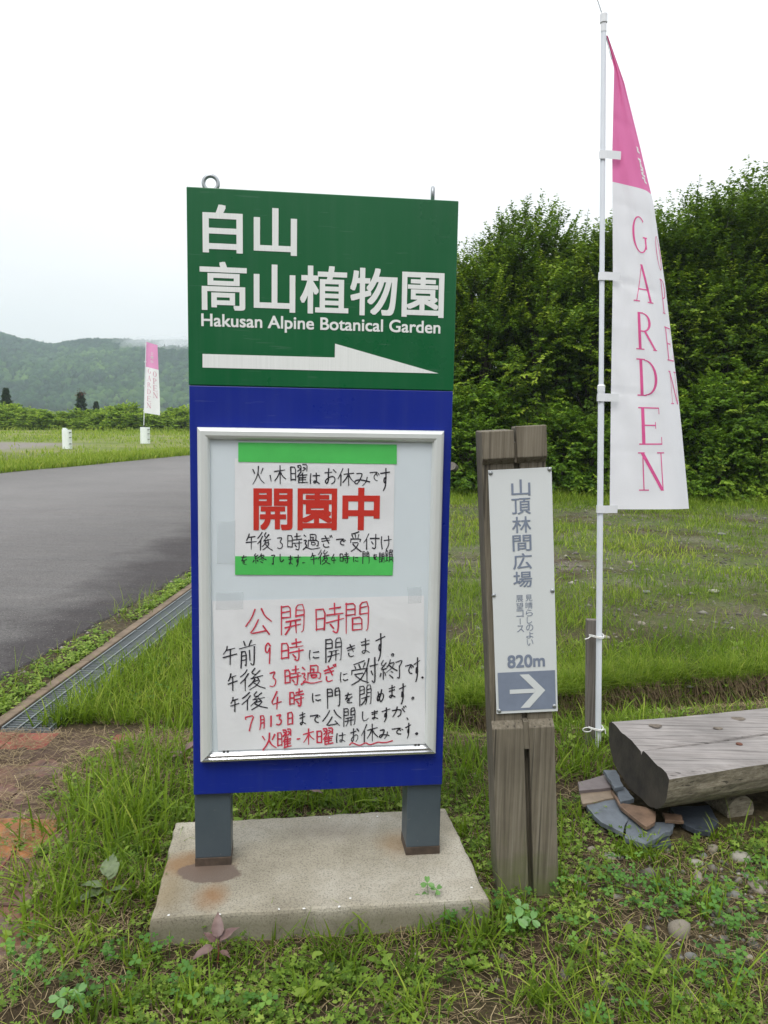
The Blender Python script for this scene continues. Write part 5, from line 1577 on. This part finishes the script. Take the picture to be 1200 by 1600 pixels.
# clover: three heart leaflets on a stalk
def clover(P, seed, h=(.03, .08), s=(.011, .021)):
    r_ = np.random.default_rng(seed); n = len(P)
    hz = r_.uniform(*h, n); sz = r_.uniform(*s, n); A = r_.uniform(0, 6.28, n); tt = np.clip(r_.normal(.45, .22, n), 0, 1)
    z = ground_z(P[:, 0], P[:, 1]) + hz
    lx, ly = r_.normal(0, .012, n), r_.normal(0, .012, n)
    nb = np.stack([r_.normal(0, .25, n), r_.normal(-.25, .25, n), np.ones(n)], 1); nb = norm(nb)
    parts = []
    for i in range(3):
        a = A + i * 2.094
        d = np.stack([np.cos(a), np.sin(a), np.zeros(n)], 1)
        d = norm(d - nb * (d * nb).sum(1, keepdims=True)) + nb * .10
        parts.append(leaves(HT, HTF, np.stack([P[:, 0] + lx, P[:, 1] + ly, z], 1), d, nb, sz, np.clip(tt + r_.normal(0, .05, n), 0, 1), .12))
    st = np.stack([P[:, 0], P[:, 1], z - hz], 1); tp_ = np.stack([P[:, 0] + lx, P[:, 1] + ly, z], 1)
    w_ = np.array([.0008, 0, 0])
    V = np.stack([st - w_, st + w_, tp_ + w_, tp_ - w_], 1).reshape(-1, 3)
    parts.append((V, [(np.arange(n) * 4)[:, None] + np.array([[0, 1, 2, 3]])], np.repeat(tt, 4)))
    return merge(parts)
rc = np.random.default_rng(90)
cl_p = []
for (x, y, n_, sx_, sy) in ((40, 1520, 26, 30, 40), (130, 1560, 22, 40, 30), (180, 1500, 10, 25, 20), (960, 1380, 34, 55, 25), (1060, 1400, 30, 60, 30), (1150, 1440, 40, 50, 40), (1010, 1420, 26, 50, 20), (900, 1470, 10, 40, 30), (800, 1420, 12, 30, 20), (810, 1450, 8, 20, 12),
                         (330, 1570, 12, 40, 15), (290, 1530, 8, 20, 15), (410, 1580, 8, 20, 10), (640, 1420, 16, 40, 10), (700, 1430, 14, 30, 12), (1120, 1540, 34, 60, 40), (950, 1590, 14, 40, 20), (880, 1395, 8, 20, 10), (250, 1480, 6, 15, 10), (1180, 1360, 8, 15, 12), (250, 1050, 30, 30, 14), (230, 1090, 24, 35, 12)):
    for _ in range(n_):
        q = on_z(x + rc.normal(0, sx_ * .6), y + rc.normal(0, sy * .6), .02); cl_p.append(q[:2])
cl_p = np.array(cl_p); cl_p = cl_p[clear(cl_p)]
stuff('clover', [clover(cl_p, 61)], LM_clover, 'clover patches with three rounded leaflets in the foreground turf', 'clover')
# low weeds along the road side of the gutter
n = 1500
yy = r2.uniform(3.9, 11, n); xx = gut_x(yy) - .07 - np.abs(r2.normal(0, .12, n)) - .02
P = np.c_[xx, yy]; P = P[(fbm(P[:, 0], P[:, 1], 2.2, 140) > .43) & (P[:, 0] > np.interp(P[:, 1], ROAD_N[:, 1], ROAD_N[:, 0]) - .06)]
P = P[r_.random(len(P)) < .6]
wk = rosettes(P, r_.uniform(.015, .055, len(P)), 9, np.full(len(P), .034) * r_.uniform(.5, 1.2, len(P)), OV, OVF, 71, tint0=.62)
stuff('kerb_weeds', [wk], LM_mug, 'grey green weeds growing between the road and the gutter kerb', 'weeds')
mp_p = np.c_[r2.uniform(-2.45, -2.08, 900), r2.uniform(3.6, 11, 900)]
stuff('kerb_straw', [litter(np.c_[gut_x(mp_p[:, 1]) - .05 - r2.uniform(0, .35, 900), mp_p[:, 1]], 77, (.02, .1), .01)], LM_dry, 'dry straw along the road edge of the gutter', 'straw')
# --- small gravel
def pebbles(P, s_, seed, m_, label, name):
    r_ = np.random.default_rng(seed); n = len(P)
    o8 = np.array([(1, 0, 0), (.3, .95, 0), (-.9, .5, 0), (-.8, -.6, 0), (.4, -.9, 0), (.1, .05, 1), (0, 0, -.6)], float)
    tri = [(0, 1, 5), (1, 2, 5), (2, 3, 5), (3, 4, 5), (4, 0, 5), (1, 0, 6), (2, 1, 6), (3, 2, 6), (4, 3, 6), (0, 4, 6)]
    a = r_.uniform(0, 6.28, n); ca, sa = np.cos(a)[:, None], np.sin(a)[:, None]
    o = o8[None] * np.stack([s_, s_ * r_.uniform(.6, 1, n), s_ * r_.uniform(.35, .7, n)], 1)[:, None] * r_.uniform(.8, 1.2, (n, 7, 1))
    x = o[:, :, 0] * ca - o[:, :, 1] * sa; y = o[:, :, 0] * sa + o[:, :, 1] * ca
    z = ground_z(P[:, 0], P[:, 1])
    V = np.stack([P[:, 0:1] + x, P[:, 1:2] + y, z[:, None] + o[:, :, 2] + s_[:, None] * .1], 2).reshape(-1, 3)
    b = (np.arange(n) * 7)[:, None]
    me_ = np_mesh(name, V, [b + np.array([t]) for t in tri], np.repeat(r_.random(n), 7))
    info(put(name, me_, m_), label, 'gravel', kind='stuff')
gm, t, b, _ = mat('gravel_stone')
at = N(t, 'Attribute'); at.attribute_name = 'tint'
t.links.new(ramp(t, at.outputs['Fac'], [(0, (.05, .045, .04)), (.4, (.10, .09, .08)), (.85, (.16, .15, .13)), (1, (.32, .30, .26))]), b.inputs['Base Color'])
b.inputs['Roughness'].default_value = .85
P = np.concatenate([np.c_[r2.normal(1.5, .42, 900), r2.normal(2.65, .33, 900)], np.c_[r2.uniform(-1.2, 2.4, 250), r2.uniform(1.8, 4.2, 250)]])
P = P[clear(P)]
pebbles(P, r2.gamma(2.2, .0035, len(P)) + .003, 81, gm, 'fine gravel scattered through the turf in the foreground', 'gravel')
P = np.c_[r2.uniform(-1, 10, 9000), 5 + 11 * r2.random(9000) ** .9]
P = P[vis(P, .2) & clear(P) & (fbm(P[:, 0], P[:, 1], .9, 61, 4) < .56)]
pebbles(P, r2.gamma(2.2, .0055, len(P)) + .004, 82, gm, 'grey gravel showing through the sparse grass before the hedge', 'loose_gravel')

yy = r2.uniform(3, 12, 1500); P = np.c_[np.interp(yy, ROAD_N[:, 1], ROAD_N[:, 0]) + r2.normal(-.02, .09, 1500), yy]
pebbles(P, r2.gamma(2.0, .0035, 1500) + .003, 83, gm, 'grit and small stones along the broken near edge of the road', 'road_grit')
# --- named plants with leaf parts
def leafy(name, lab, cat, base, lv, matl, stem_m, outline=None):
    """lv: list of (height, azimuth, tilt, length, width)"""
    t_ = thing(name, lab, cat, base)
    hmax = max(l[0] for l in lv)
    mb = MB().tube([base + A3(0, 0, -.01), base + A3(.004, 0, hmax * .5), base + A3(0, .003, hmax)], [.0028, .0024, .0015], 6)
    build('stem', mb, stem_m, t_, smooth=True)
    for (h, az, ti, ln_, wd) in lv:
        az, ti = R(az), R(ti)
        d = A3(math.cos(az) * math.cos(ti), math.sin(az) * math.cos(ti), math.sin(ti))
        s_ = A3(-math.sin(az), math.cos(az), 0); u = np.cross(d, s_)
        st = base + A3(0, 0, h)
        pr = [(0, 0), (.10, .62), (.28, 1.0), (.5, .88), (.72, .58), (.9, .2), (1, 0)]
        vs, fs = [], []
        for i, (x, w_) in enumerate(pr):
            for k, sy in enumerate((-1, 0, 1)):
                up_ = (.16 * abs(sy) * w_ * wd) - .22 * ln_ * x * x + (.002 * math.sin(i * 2.1 + sy))
                vs.append(st + d * (ln_ * x + .012) + s_ * sy * w_ * wd / 2 - u * up_ * -1)
        for i in range(len(pr) - 1):
            for k in range(2): fs.append((3 * i + k, 3 * i + k + 1, 3 * i + k + 4, 3 * i + k + 3))
        mb = MB().add(vs, fs)
        mb.tube([base + A3(0, 0, h * .85), st + d * .014], .0012, 5)
        build('leaf', mb, matl, t_, smooth=True)
def plant_mat(name, c0, c1, vein=None):
    m_, t, b, o_ = mat(name)
    v = coords(t)
    c = ramp(t, noise(t, 30, 4, .6, v), [(.3, c0), (.7, c1)])
    t.links.new(c, b.inputs['Base Color']); b.inputs['Roughness'].default_value = .5
    bump(t, b, noise(t, 80, 2, .5, v), .2, .002)
    return m_
kg = plant_mat('grey_green_leaf', (.060, .090, .032), (.125, .165, .075))
kr = plant_mat('purple_leaf', (.085, .042, .040), (.16, .10, .085))
ks = plant_mat('red_stem', (.14, .035, .025), (.20, .06, .04))
b0 = on_z(168, 1412, .0)
leafy('knotweed_plant', 'grey green knotweed with large red veined leaves left of the concrete slab', 'plant', b0, [(.085, 95, 35, .095, .062), (.075, 60, 50, .07, .05), (.06, 175, 12, .085, .045), (.05, 215, 5, .10, .05), (.045, -20, 28, .075, .035), (.03, -70, 15, .06, .035), (.035, 250, -5, .06, .035)], kg, ks)
b0 = on_z(340, 1500, .0)
leafy('knotweed_plant', 'purple and grey leaved knotweed seedling at the slab front left corner', 'plant', b0, [(.06, 100, 55, .075, .04), (.055, 30, 35, .065, .04), (.05, 150, 30, .05, .03), (.045, 200, -8, .07, .045), (.035, -30, 0, .04, .022), (.05, 60, 25, .06, .032)], kr, ks)
b0 = on_z(288, 1200, .0)
leafy('knotweed_plant', 'small brownish purple seedling against the left edge of the blue panel', 'plant', b0, [(.08, 60, 30, .075, .04), (.07, 170, 10, .065, .03), (.05, -10, 10, .06, .03), (.06, 220, 20, .06, .035)], kr, ks)
b0 = on_z(480, 1262, .0)
leafy('knotweed_plant', 'brownish seedling in the grass behind the slab, seen under the sign', 'plant', b0, [(.12, 80, 50, .07, .04), (.09, 200, 15, .06, .035), (.08, -20, 10, .06, .035)], kr, ks)
cg = plant_mat('fresh_leaf', (.06, .15, .03), (.11, .24, .05))
def clover_plant(lab, base, heads):
    t_ = thing('clover_plant', lab, 'plant', base)
    for (dx, dy, h, s_) in heads:
        mb = MB().tube([base, base + A3(dx * .6, dy * .6, h * .6), base + A3(dx, dy, h)], .0012, 5); build('stalk', mb, cg, t_, smooth=True)
        c = base + A3(dx, dy, h); nrm = norm(A3(.1, -.55, 1))
        for i in range(3):
            a = i * 2.094 + dx * 40
            d = A3(math.cos(a), math.sin(a), 0); d = norm(d - nrm * (d @ nrm)); q = np.cross(nrm, d)
            hv = [c + (d * x + q * y) * s_ + nrm * abs(y) * s_ * .25 for x, y in HT]
            mb = MB().add(hv, [tuple(f) for f in HTF]); build('leaflet', mb, cg, t_)
clover_plant('tall clover standing in front of the slab at its right end', on_z(672, 1432, 0), [(-.012, .01, .115, .026), (.02, 0, .10, .022), (-.03, 0, .07, .024), (.05, -.01, .06, .024)])
clover_plant('large clover below the trail post, right of the slab corner', on_z(815, 1460, 0), [(-.02, -.02, .07, .04), (.03, -.01, .06, .032), (0, .03, .08, .028)])
clover_plant('large clover cluster at the bottom left corner of the photo', on_z(105, 1585, 0), [(-.02, 0, .05, .03), (.03, .01, .06, .028), (0, -.03, .04, .03)])

# ------------------------------------------------------------------ trees of the hedge
def crown(seed, h, rad, ntw, nlf, leaf, z0=.4, up=.35, top_shoots=24, matl=None, flatten=1.):
    """leaf cloud on twigs that leave overlapping lobes"""
    r_ = np.random.default_rng(seed)
    nl = 34
    lobes = []
    for i in range(nl):
        f = (i + .5) / nl
        zc = z0 + (h - z0 - .35) * f
        rr = rad * (1.0 - .60 * f ** 2.4)
        a = r_.uniform(0, 6.28)
        dd = rr * r_.uniform(.15, .85)
        lobes.append((math.cos(a) * dd, math.sin(a) * dd, zc, rad * r_.uniform(.24, .44)))
    lobes = np.array(lobes)
    k = r_.integers(0, nl, ntw)
    dv = norm(r_.normal(0, 1, (ntw, 3)))
    rf = r_.uniform(.45, 1.0, ntw) ** .6
    c = lobes[k, :3] + dv * (lobes[k, 3] * rf)[:, None] * np.array([1.15, 1.15, .62])
    c[:, 2] = np.maximum(c[:, 2], z0 * .5)
    out_ = norm(c - np.array([0, 0, h * .45]))
    d = norm(out_ * .9 + dv * .5 + np.array([0, 0, up]) + r_.normal(0, .35, (ntw, 3)))
    L_ = r_.uniform(.28, .62, ntw) * h / 6.5 + .1
    # shoots at the top
    ns = top_shoots
    kk = r_.integers(int(nl * .6), nl, ns)
    cs2 = lobes[kk, :3] + norm(r_.normal(0, 1, (ns, 3)) * [1, 1, .3] + [0, 0, .9]) * lobes[kk, 3:4] * .8
    c = np.concatenate([c, cs2]); d = np.concatenate([d, norm(r_.normal(0, .28, (ns, 3)) + [0, 0, 1])]); L_ = np.concatenate([L_, r_.uniform(.5, .95, ns) * h / 6.5])
    n = len(c)
    lob_t = r_.normal(0, .17, nl)
    tw_t = np.clip(r_.normal(.46, .20, n) + lob_t[np.concatenate([k, kk])], 0, 1)
    rep_ = np.repeat(np.arange(n), nlf)
    t = np.tile((np.arange(nlf) + .5) / nlf, n) + r_.normal(0, .03, n * nlf)
    dd = d[rep_]; pos = c[rep_] + dd * (t * L_[rep_])[:, None]
    pos[:, 2] -= .12 * (t ** 2) * L_[rep_]
    side = norm(np.cross(dd, np.array([0, 0, 1.]) + r_.normal(0, .15, (len(dd), 3))))
    sg_ = np.where(np.arange(len(dd)) % 2 == 0, 1., -1.)[:, None]
    ld = norm(dd * .55 + side * sg_ + r_.normal(0, .25, dd.shape) + [0, 0, -.15])
    nm = norm(r_.normal(0, .45, dd.shape) + [0, 0, 1.] + out_[np.minimum(rep_, ntw - 1)] * .35)
    sz = leaf * r_.uniform(.6, 1.2, len(dd)) * (1 - .25 * t)
    tn = np.clip(tw_t[rep_] + r_.normal(0, .09, len(dd)) + .12 * t, 0, 1)
    Q = np.array([(0, 0), (.45, -.27), (1, 0), (.45, .27)])
    V, F, T = leaves(Q, [(0, 1, 2, 3)], pos, ld, nm, sz, tn, .25)
    return (V, F, T), lobes, (c, d, L_)
def tree_meshes(name, seed, h, rad, ntw, nlf, leaf, matl, z0=.4, shoots=24, up=.35, nlimb=11, trunk_r=.09):
    (V, F, T), lobes, tw = crown(seed, h, rad, ntw, nlf, leaf, z0, up, shoots)
    cm_ = np_mesh(name + '_crown', V, F, T, smooth=False); cm_.materials.append(matl)
    mb = MB()
    r_ = random.Random(seed)
    mb.tube([A3(0, 0, -.15), A3(.05, .02, h * .3), A3(-.03, 0, h * .6), A3(.04, .02, h * .86)], [trunk_r, trunk_r * .8, trunk_r * .5, trunk_r * .2], 8)
    for l in lobes[::2]:
        z1 = max(.1, l[2] * .55)
        mb.tube([A3(0, 0, z1 * .8), A3(l[0] * .45, l[1] * .45, z1 * .8 + (l[2] - z1 * .8) * .6), A3(l[0], l[1], l[2])], [trunk_r * .45, trunk_r * .3, trunk_r * .12], 6)
    c, d, L_ = tw
    for i in list(range(0, len(c), 9)):
        mb.tube([c[i] - d[i] * .05, c[i] + d[i] * L_[i]], [.007, .003], 3, False)
    tm_ = mb.mesh(name + '_trunk'); tm_.materials.append(bark)
    return cm_, tm_
def plant(name, label, cat, group, variant, x, y, sc, rz):
    t_ = thing(name, label, cat, (x, y, float(ground_z(x, y))), group)
    t_.rotation_euler = (0, 0, rz); t_.scale = tuple(sc) if hasattr(sc, '__len__') else (sc, sc, sc)
    put('crown', variant[0], variant[0].materials[0], t_); put('trunk', variant[1], bark, t_)
    return t_
TV = [tree_meshes('tree', 500 + i, 6.0, 1.35, 1050, 25, .115, LM_tree, .25, 40) for i in range(4)]
BV = [tree_meshes('bush', 600 + i, 2.6, 1.05, 400, 18, .145, LM_bush, .12, 14, .2, 8, .035) for i in range(3)]
def z_at(px_, py_, Y):
    q = on_y(px_, py_, Y); return q[0], q[2]
HT_ = [(655, 400, 20.3), (690, 388, 19.6), (722, 384, 20.4), (762, 372, 19.5), (806, 318, 20.2), (848, 322, 19.6), (893, 352, 20.4), (938, 334, 19.8), (985, 345, 20.5), (1028, 330, 19.6), (1070, 306, 19.9), (1112, 292, 20.6), (1150, 296, 19.5), (1192, 262, 19.9), (1240, 258, 20.5), (1290, 250, 19.4), (1350, 240, 20.2), (1410, 250, 19.6)]
wlab = ['hidden behind the tall sign', 'just behind the right edge of the tall sign', 'between the tall sign and the trail post', 'above the left side of the trail post', 'with spiky top shoots above the trail post', 'with a pointed top right of the trail post', 'with a lower top left of the banner pole', 'directly behind the banner pole', 'behind the left half of the near banner', 'peeking over the banner right edge',
        'right of the banner top', 'with a rounded top right of the banner', 'second from the right edge of the photo', 'tallest, at the right edge of the photo', 'just past the right edge of the photo', 'second past the right edge', 'third past the right edge', 'last at the right end']
for i, (x, y, Y) in enumerate(HT_):
    X, Z = z_at(x, y, Y)
    s_ = (Z + .12) / 6.35
    plant('hedge_tree', 'leafy hedge tree ' + wlab[i], 'tree', 'trees of the tall hedge', TV[i % 4], X, Y, (s_ * .95, s_ * .95, s_), i * 1.37)
# second row that closes the gaps
for i, (x, y, Y) in enumerate(((700, 420, 22.5), (790, 395, 22.8), (870, 372, 22.4), (960, 370, 22.9), (1050, 350, 22.5), (1130, 325, 22.8), (1215, 300, 22.5), (1320, 290, 22.8))):
    X, Z = z_at(x, y, Y); s_ = Z / 6.3
    plant('hedge_tree', 'back row hedge tree ' + ['behind the tall sign edge', 'left of the trail post top', 'over the trail post', 'behind the near banner', 'right of the near banner', 'under the rounded treetop at right', 'at the right edge of the photo', 'past the right edge'][i], 'tree', 'trees of the tall hedge', TV[(i + 2) % 4], X, Y, (s_ * 1.25, s_ * 1.1, s_), i * 2.1 + .5)
for i, (x, y, Y) in enumerate(((745, 480, 24.6), (840, 460, 24.8), (925, 450, 24.5), (1010, 430, 24.8), (1095, 420, 24.6), (1180, 400, 24.7))):
    X, Z = z_at(x, y, Y); s_ = Z / 6.3
    plant('hedge_tree', 'lower tree in the third row of the hedge, ' + ['first from its left', 'second from its left', 'third from its left', 'third from its right', 'second from its right', 'last on its right'][i], 'tree', 'trees of the tall hedge', TV[(i + 1) % 4], X, Y, (s_ * 1.6, s_ * 1.3, s_), i * 1.7 + .9)
BT_ = [(715, 600, 18.3, 'low bright bush against the tall sign edge'), (762, 585, 18.6, 'bright green bush above the left of the trail post'), (735, 640, 17.6, 'low leafy bush just right of the tall sign'), (835, 660, 18.0, 'low dark green bush right of the trail post top'), (885, 622, 18.2, 'bright leafy bush left of the banner pole'), (930, 640, 17.9, 'bright leafy bush behind the banner pole'),
       (985, 680, 18.3, 'low bush hidden behind the near banner'), (1045, 640, 18.2, 'bush hidden behind the right part of the near banner'), (1110, 578, 17.9, 'large pale green bush right of the near banner'), (1165, 555, 18.3, 'tall bright bush near the right edge of the photo'), (1130, 655, 17.2, 'low bright bush at the foot of the hedge, right of the banner'), (1195, 640, 17.4, 'low bush at the foot of the hedge by the right edge'), (1260, 560, 17.9, 'bright bush past the right edge'), (1330, 600, 18.0, 'second bright bush past the right edge')]
for i, (x, y, Y, lab) in enumerate(BT_):
    X, Z = z_at(x, y, Y); s_ = max(Z, .5) / 2.75
    sx_ = max(s_, .62)
    plant('bush', lab, 'bush', 'bushes at the foot of the hedge', BV[i % 3], X, Y, (sx_, sx_, s_), i * 1.9)
for i in range(15):  # unseen tree row added behind the camera to darken the sign's lower reflection
    x = -19 + i * 2.6 + random.uniform(-.4, .4)
    plant('hedge_tree', ['first', 'second', 'third', 'fourth', 'fifth', 'sixth', 'seventh', 'eighth', 'ninth', 'tenth', 'eleventh', 'twelfth', 'thirteenth', 'fourteenth', 'fifteenth'][i] + ' tree from the left in the unseen row added behind the photographer', 'tree', 'unseen trees added behind the photographer to darken reflections', TV[i % 4], x, -13 + random.uniform(-.6, .6), (1.5, 1.5, random.uniform(.85, 1.05)), i * 1.1)
# leaning dead branch by the hedge foot
q0, q1 = on_z(735, 762, 0), on_y(706, 728, 17.0)
o = build('dead_branch', MB().tube([q0, (q0 + q1) / 2 + A3(0, 0, .05), q1], [.12, .10, .09], 8), st_m, None, smooth=True)
info(o, 'grey leaning dead branch in the grass just right of the tall sign', 'branch')

# ------------------------------------------------------------------ far bushes, conifers
FV = [tree_meshes('far_bush', 700 + i, 3.0, 1.75, 420, 14, .30, LM_far, .1, 10, .2, 8, .05) for i in range(3)]
r3 = random.Random(12)
prof_x = [-80, 0, 30, 60, 90, 110, 135, 165, 185, 215, 245, 270, 300, 380]
prof_y = [630, 628, 636, 634, 642, 644, 642, 636, 629, 633, 645, 640, 636, 634]
k = 0
def side_word(x): return 'past the left edge of the photo' if x < 0 else 'at the left edge' if x < 25 else 'left of the lone marker post' if x < 90 else 'above the lone marker post' if x < 115 else 'between the two marker posts' if x < 205 else 'behind the far banner' if x < 245 else 'right of the far banner' if x < 292 else 'hidden behind the tall sign'
nth = {}
ords = ['first', 'second', 'third', 'fourth', 'fifth', 'sixth', 'seventh', 'eighth']
for row, (dx, Y0, drop) in enumerate(((14, 74, 0), (19, 70, 10))):
    x = -45
    while x < 345:
        Y = Y0 + r3.uniform(-2, 2)
        y = np.interp(x, prof_x, prof_y) + drop + r3.uniform(-5, 5)
        X, Z = z_at(x, y, Y); s_ = max(Z, 1.0) / 3.1
        wd_ = side_word(x); nth[(row, wd_)] = nth.get((row, wd_), 0) + 1
        plant('far_bush', f'{"back" if row == 0 else "front"} row far bush {wd_}, {ords[nth[(row, wd_)] - 1]} from its left', 'bush', 'bushes beyond the field', FV[(k) % 3], X, Y, (max(s_, .75) * .75, .8, s_), k * 1.3)
        k += 1; x += dx * r3.uniform(.8, 1.2)
def conifer(seed, h, rad, n):
    r_ = np.random.default_rng(seed)
    z = h * r_.uniform(.08, 1, n) ** .8; rr = rad * (1 - z / h) ** .8 * (.75 + .25 * np.sin(z * 14 / h * 3)) + .05
    a = r_.uniform(0, 6.28, n); f = r_.uniform(.3, 1, n) ** .5
    pos = np.stack([np.cos(a) * rr * f, np.sin(a) * rr * f, z], 1)
    d = np.stack([np.cos(a), np.sin(a), r_.normal(-.15, .2, n)], 1)
    V, F, T = leaves(np.array([(0, 0), (.45, -.16), (1, 0), (.45, .16)]), [(0, 1, 2, 3)], pos, d, np.stack([r_.normal(0, .3, n), r_.normal(0, .3, n), np.ones(n)], 1), r_.uniform(.3, .6, n) * rad * .55, np.clip(r_.normal(.4, .2, n), 0, 1), .2)
    cm_ = np_mesh('conifer_crown', V, F, T, False); cm_.materials.append(LM_con)
    tm_ = MB().tube([A3(0, 0, -.3), A3(0, 0, h * .92)], [.14, .02], 8).mesh('conifer_trunk'); tm_.materials.append(bark)
    return cm_, tm_
CV = conifer(5, 6, 1.5, 5000)
for x, y, Y, sx_, lab in ((126, 613, 96, 1.15, 'small dark conifer with a reddish tip above the lone marker post'), (150, 627, 98, 1.1, 'lower dark conifer right of the reddish tipped one'), (9, 606, 90, 1.0, 'dark conifer at the left edge of the photo'), (-18, 600, 92, 1.1, 'dark conifer past the left edge of the photo'), (196, 633, 97, 1.0, 'small dark conifer among the bushes left of the far banner')):
    X, Z = z_at(x, y, Y); s_ = Z / 6
    tt = plant('conifer', lab, 'tree', 'conifers beyond the bushes', CV, X, Y, (s_ * sx_, s_ * sx_, s_), x)
    if 'reddish tip above' in lab:
        nn_ = 260; q_ = r2.normal(0, 1, (nn_, 3)) * [.32, .32, .36] + [0, 0, 5.6]
        V_, F_, T_ = leaves(np.array([(0, 0), (.45, -.2), (1, 0), (.45, .2)]), [(0, 1, 2, 3)], q_, r2.normal(0, 1, (nn_, 3)), np.tile([0, 0, 1.], (nn_, 1)) + r2.normal(0, .3, (nn_, 3)), r2.uniform(.15, .35, nn_), r2.random(nn_))
        info(put('reddish_tip', np_mesh('reddish_tip', V_, F_, T_, False), leaf_mat('reddish_shoots', [(0, (.07, .02, .02)), (1, (.17, .06, .05))], .7, .1, .1), tt), kind='stuff')

# ------------------------------------------------------------------ wooded hills
def ridge(x):
    """height of the far ridge at 1000 m"""
    px_ = 600 + x * FPX / 1000.
    y = np.interp(px_, [-900, -300, -60, 0, 40, 85, 125, 195, 245, 300, 380, 600, 900, 1500, 2400], [560, 505, 515, 528, 534, 540, 532, 530, 531, 530, 545, 575, 600, 600, 590])
    return (643 - y - 13 + (px_ - 100) * .0178 * 0) * 1000 / FPX + 1.7
def hill_z(x, y):
    t = np.clip((y - 560) / 440, 0, 1.3)
    base = ridge(x * 1000 / y)
    prof = np.where(t < 1, np.sin(t * math.pi / 2) ** 1.05, 1 - (t - 1) * .5)
    g_ = (fbm(x, y, .006, 5, 4) - .5) * 34 * np.sin(np.clip(t, 0, 1) * math.pi) + (fbm(x, y, .02, 6, 2) - .5) * 9 * np.clip(t * 3, 0, 1) * np.clip(1.3 - t, 0, 1)
    return base * prof + g_ - 3 * (t <= 0)
hx = np.linspace(-1150, 1150, 180); hy = np.linspace(540, 1120, 60)
HX, HY = np.meshgrid(hx, hy); HZ = hill_z(HX, HY)
ii = (np.arange(59)[:, None] * 180 + np.arange(179)[None]).ravel()
hm, t, b, _ = mat('hill_ground')
v = coords(t)
t.links.new(ramp(t, noise(t, .03, 5, .6, v), [(.3, (.02, .04, .012)), (.7, (.05, .09, .02))]), b.inputs['Base Color']); b.inputs['Roughness'].default_value = 1
b.inputs['Specular IOR Level'].default_value = 0
info(put('hills', np_mesh('hills', np.c_[HX.ravel(), HY.ravel(), HZ.ravel()], [np.c_[ii, ii + 1, ii + 181, ii + 180]]), hm), 'wooded hills behind the field, fading into mist', kind='structure')
# the canopy: a far-off wood nobody could count
rh = np.random.default_rng(77)
n = 15000
Yh = 565 + 470 * rh.random(n) ** .8
side = rh.random(n) < .8
Xh = np.where(side, rh.uniform(-.58, -.18, n), rh.uniform(-1.0, .8, n)) * Yh
import bmesh
bm = bmesh.new(); bmesh.ops.create_icosphere(bm, subdivisions=1, radius=1)
iv = np.array([v.co[:] for v in bm.verts]); bm.verts.index_update(); jf = np.array([[v.index for v in f.verts] for f in bm.faces]); bm.free()
con = (rh.random(n) < .18 + .35 * (fbm(Xh, Yh, .012, 8) > .58)) 
rad_ = rh.uniform(2.4, 4.6, n) * np.where(con, .6, 1)
V = iv[None] * rh.uniform(.65, 1.25, (n, len(iv), 1)) * rad_[:, None, None]
zs = V[:, :, 2].copy()
V[:, :, 2] = np.where(con[:, None], zs * 2.3, zs * 1.0)
tap = np.where(con[:, None], np.clip(1.0 - .6 * zs / rad_[:, None], .15, 1.6), 1)
V[:, :, 0] *= tap; V[:, :, 1] *= tap
zg = hill_z(Xh, Yh)
rdg = (np.abs(Yh - 985) < 28); rad_ = rad_  # the ridge line keeps its tree tops
V += np.stack([Xh, Yh, zg + rad_ * .6], 1)[:, None]
pat = fbm(Xh, Yh, .010, 15, 3)
tn = np.clip(rh.normal(.45, .14, n) + (pat - .5) * 1.1 - con * .35, 0, 1)
b = (np.arange(n) * len(iv))[:, None]
F = (b[:, :, None] + jf[None]).reshape(-1, 3)
LM_hill = leaf_mat('hill_canopy', [(0, (.004, .015, .012)), (.35, (.009, .028, .017)), (.65, (.027, .064, .024)), (1, (.08, .14, .035))], .9, .05, .02)
stuff('hill_forest', (V.reshape(-1, 3), [F], np.repeat(tn, len(iv))), LM_hill, 'dense mixed forest covering the misty hills', 'forest')

# ------------------------------------------------------------------ haze and mist
def vol_mat(name, dens, col=(.93, .96, 1.0)):
    m_ = bpy.data.materials.new(name); m_.use_nodes = True
    t = m_.node_tree; t.nodes.clear()
    o_ = t.nodes.new('ShaderNodeOutputMaterial'); v_ = t.nodes.new('ShaderNodeVolumePrincipled')
    v_.inputs['Color'].default_value = (*col, 1); v_.inputs['Density'].default_value = dens; v_.inputs['Anisotropy'].default_value = .2
    t.links.new(v_.outputs[0], o_.inputs['Volume'])
    return m_
mb = MB().box(A3(-1270, -120, -1.4), A3(2540, 0, 0), A3(0, 1400, 0), A3(0, 0, 150))
hz = build('haze', mb, vol_mat('haze_air', .00042, (.76, .90, 1.0))); info(hz, 'thin pale haze over the whole place', kind='stuff')
rm_ = random.Random(4)
ml = ['thick', 'denser', 'soft', 'thin', 'drifting', 'low', 'high', 'pale', 'faint', 'small']
for i in range(10):
    x, y, Y = [(304, 556), (288, 552), (274, 549), (262, 553), (298, 566), (250, 546), (312, 548), (280, 561), (232, 540), (322, 574)][i] + (rm_.uniform(820, 900),)
    q = on_y(x, y, Y)
    me_ = stone_mesh(90 + i, 3)
    rx, rz = rm_.uniform(24, 46), rm_.uniform(10, 18)
    mm = vol_mat('mist_%d' % i, rm_.uniform(.015, .022) * (.45 if i in (5, 8) else 1), (.95, .97, 1.0)); me_.materials.clear()
    o = put('mist', me_, mm); o.location = tuple(q); o.scale = (rx, 26, rz)
    info(o, ml[i] + ' wisp of the white mist lying on the ridge left of the tall sign', 'mist', kind='stuff')
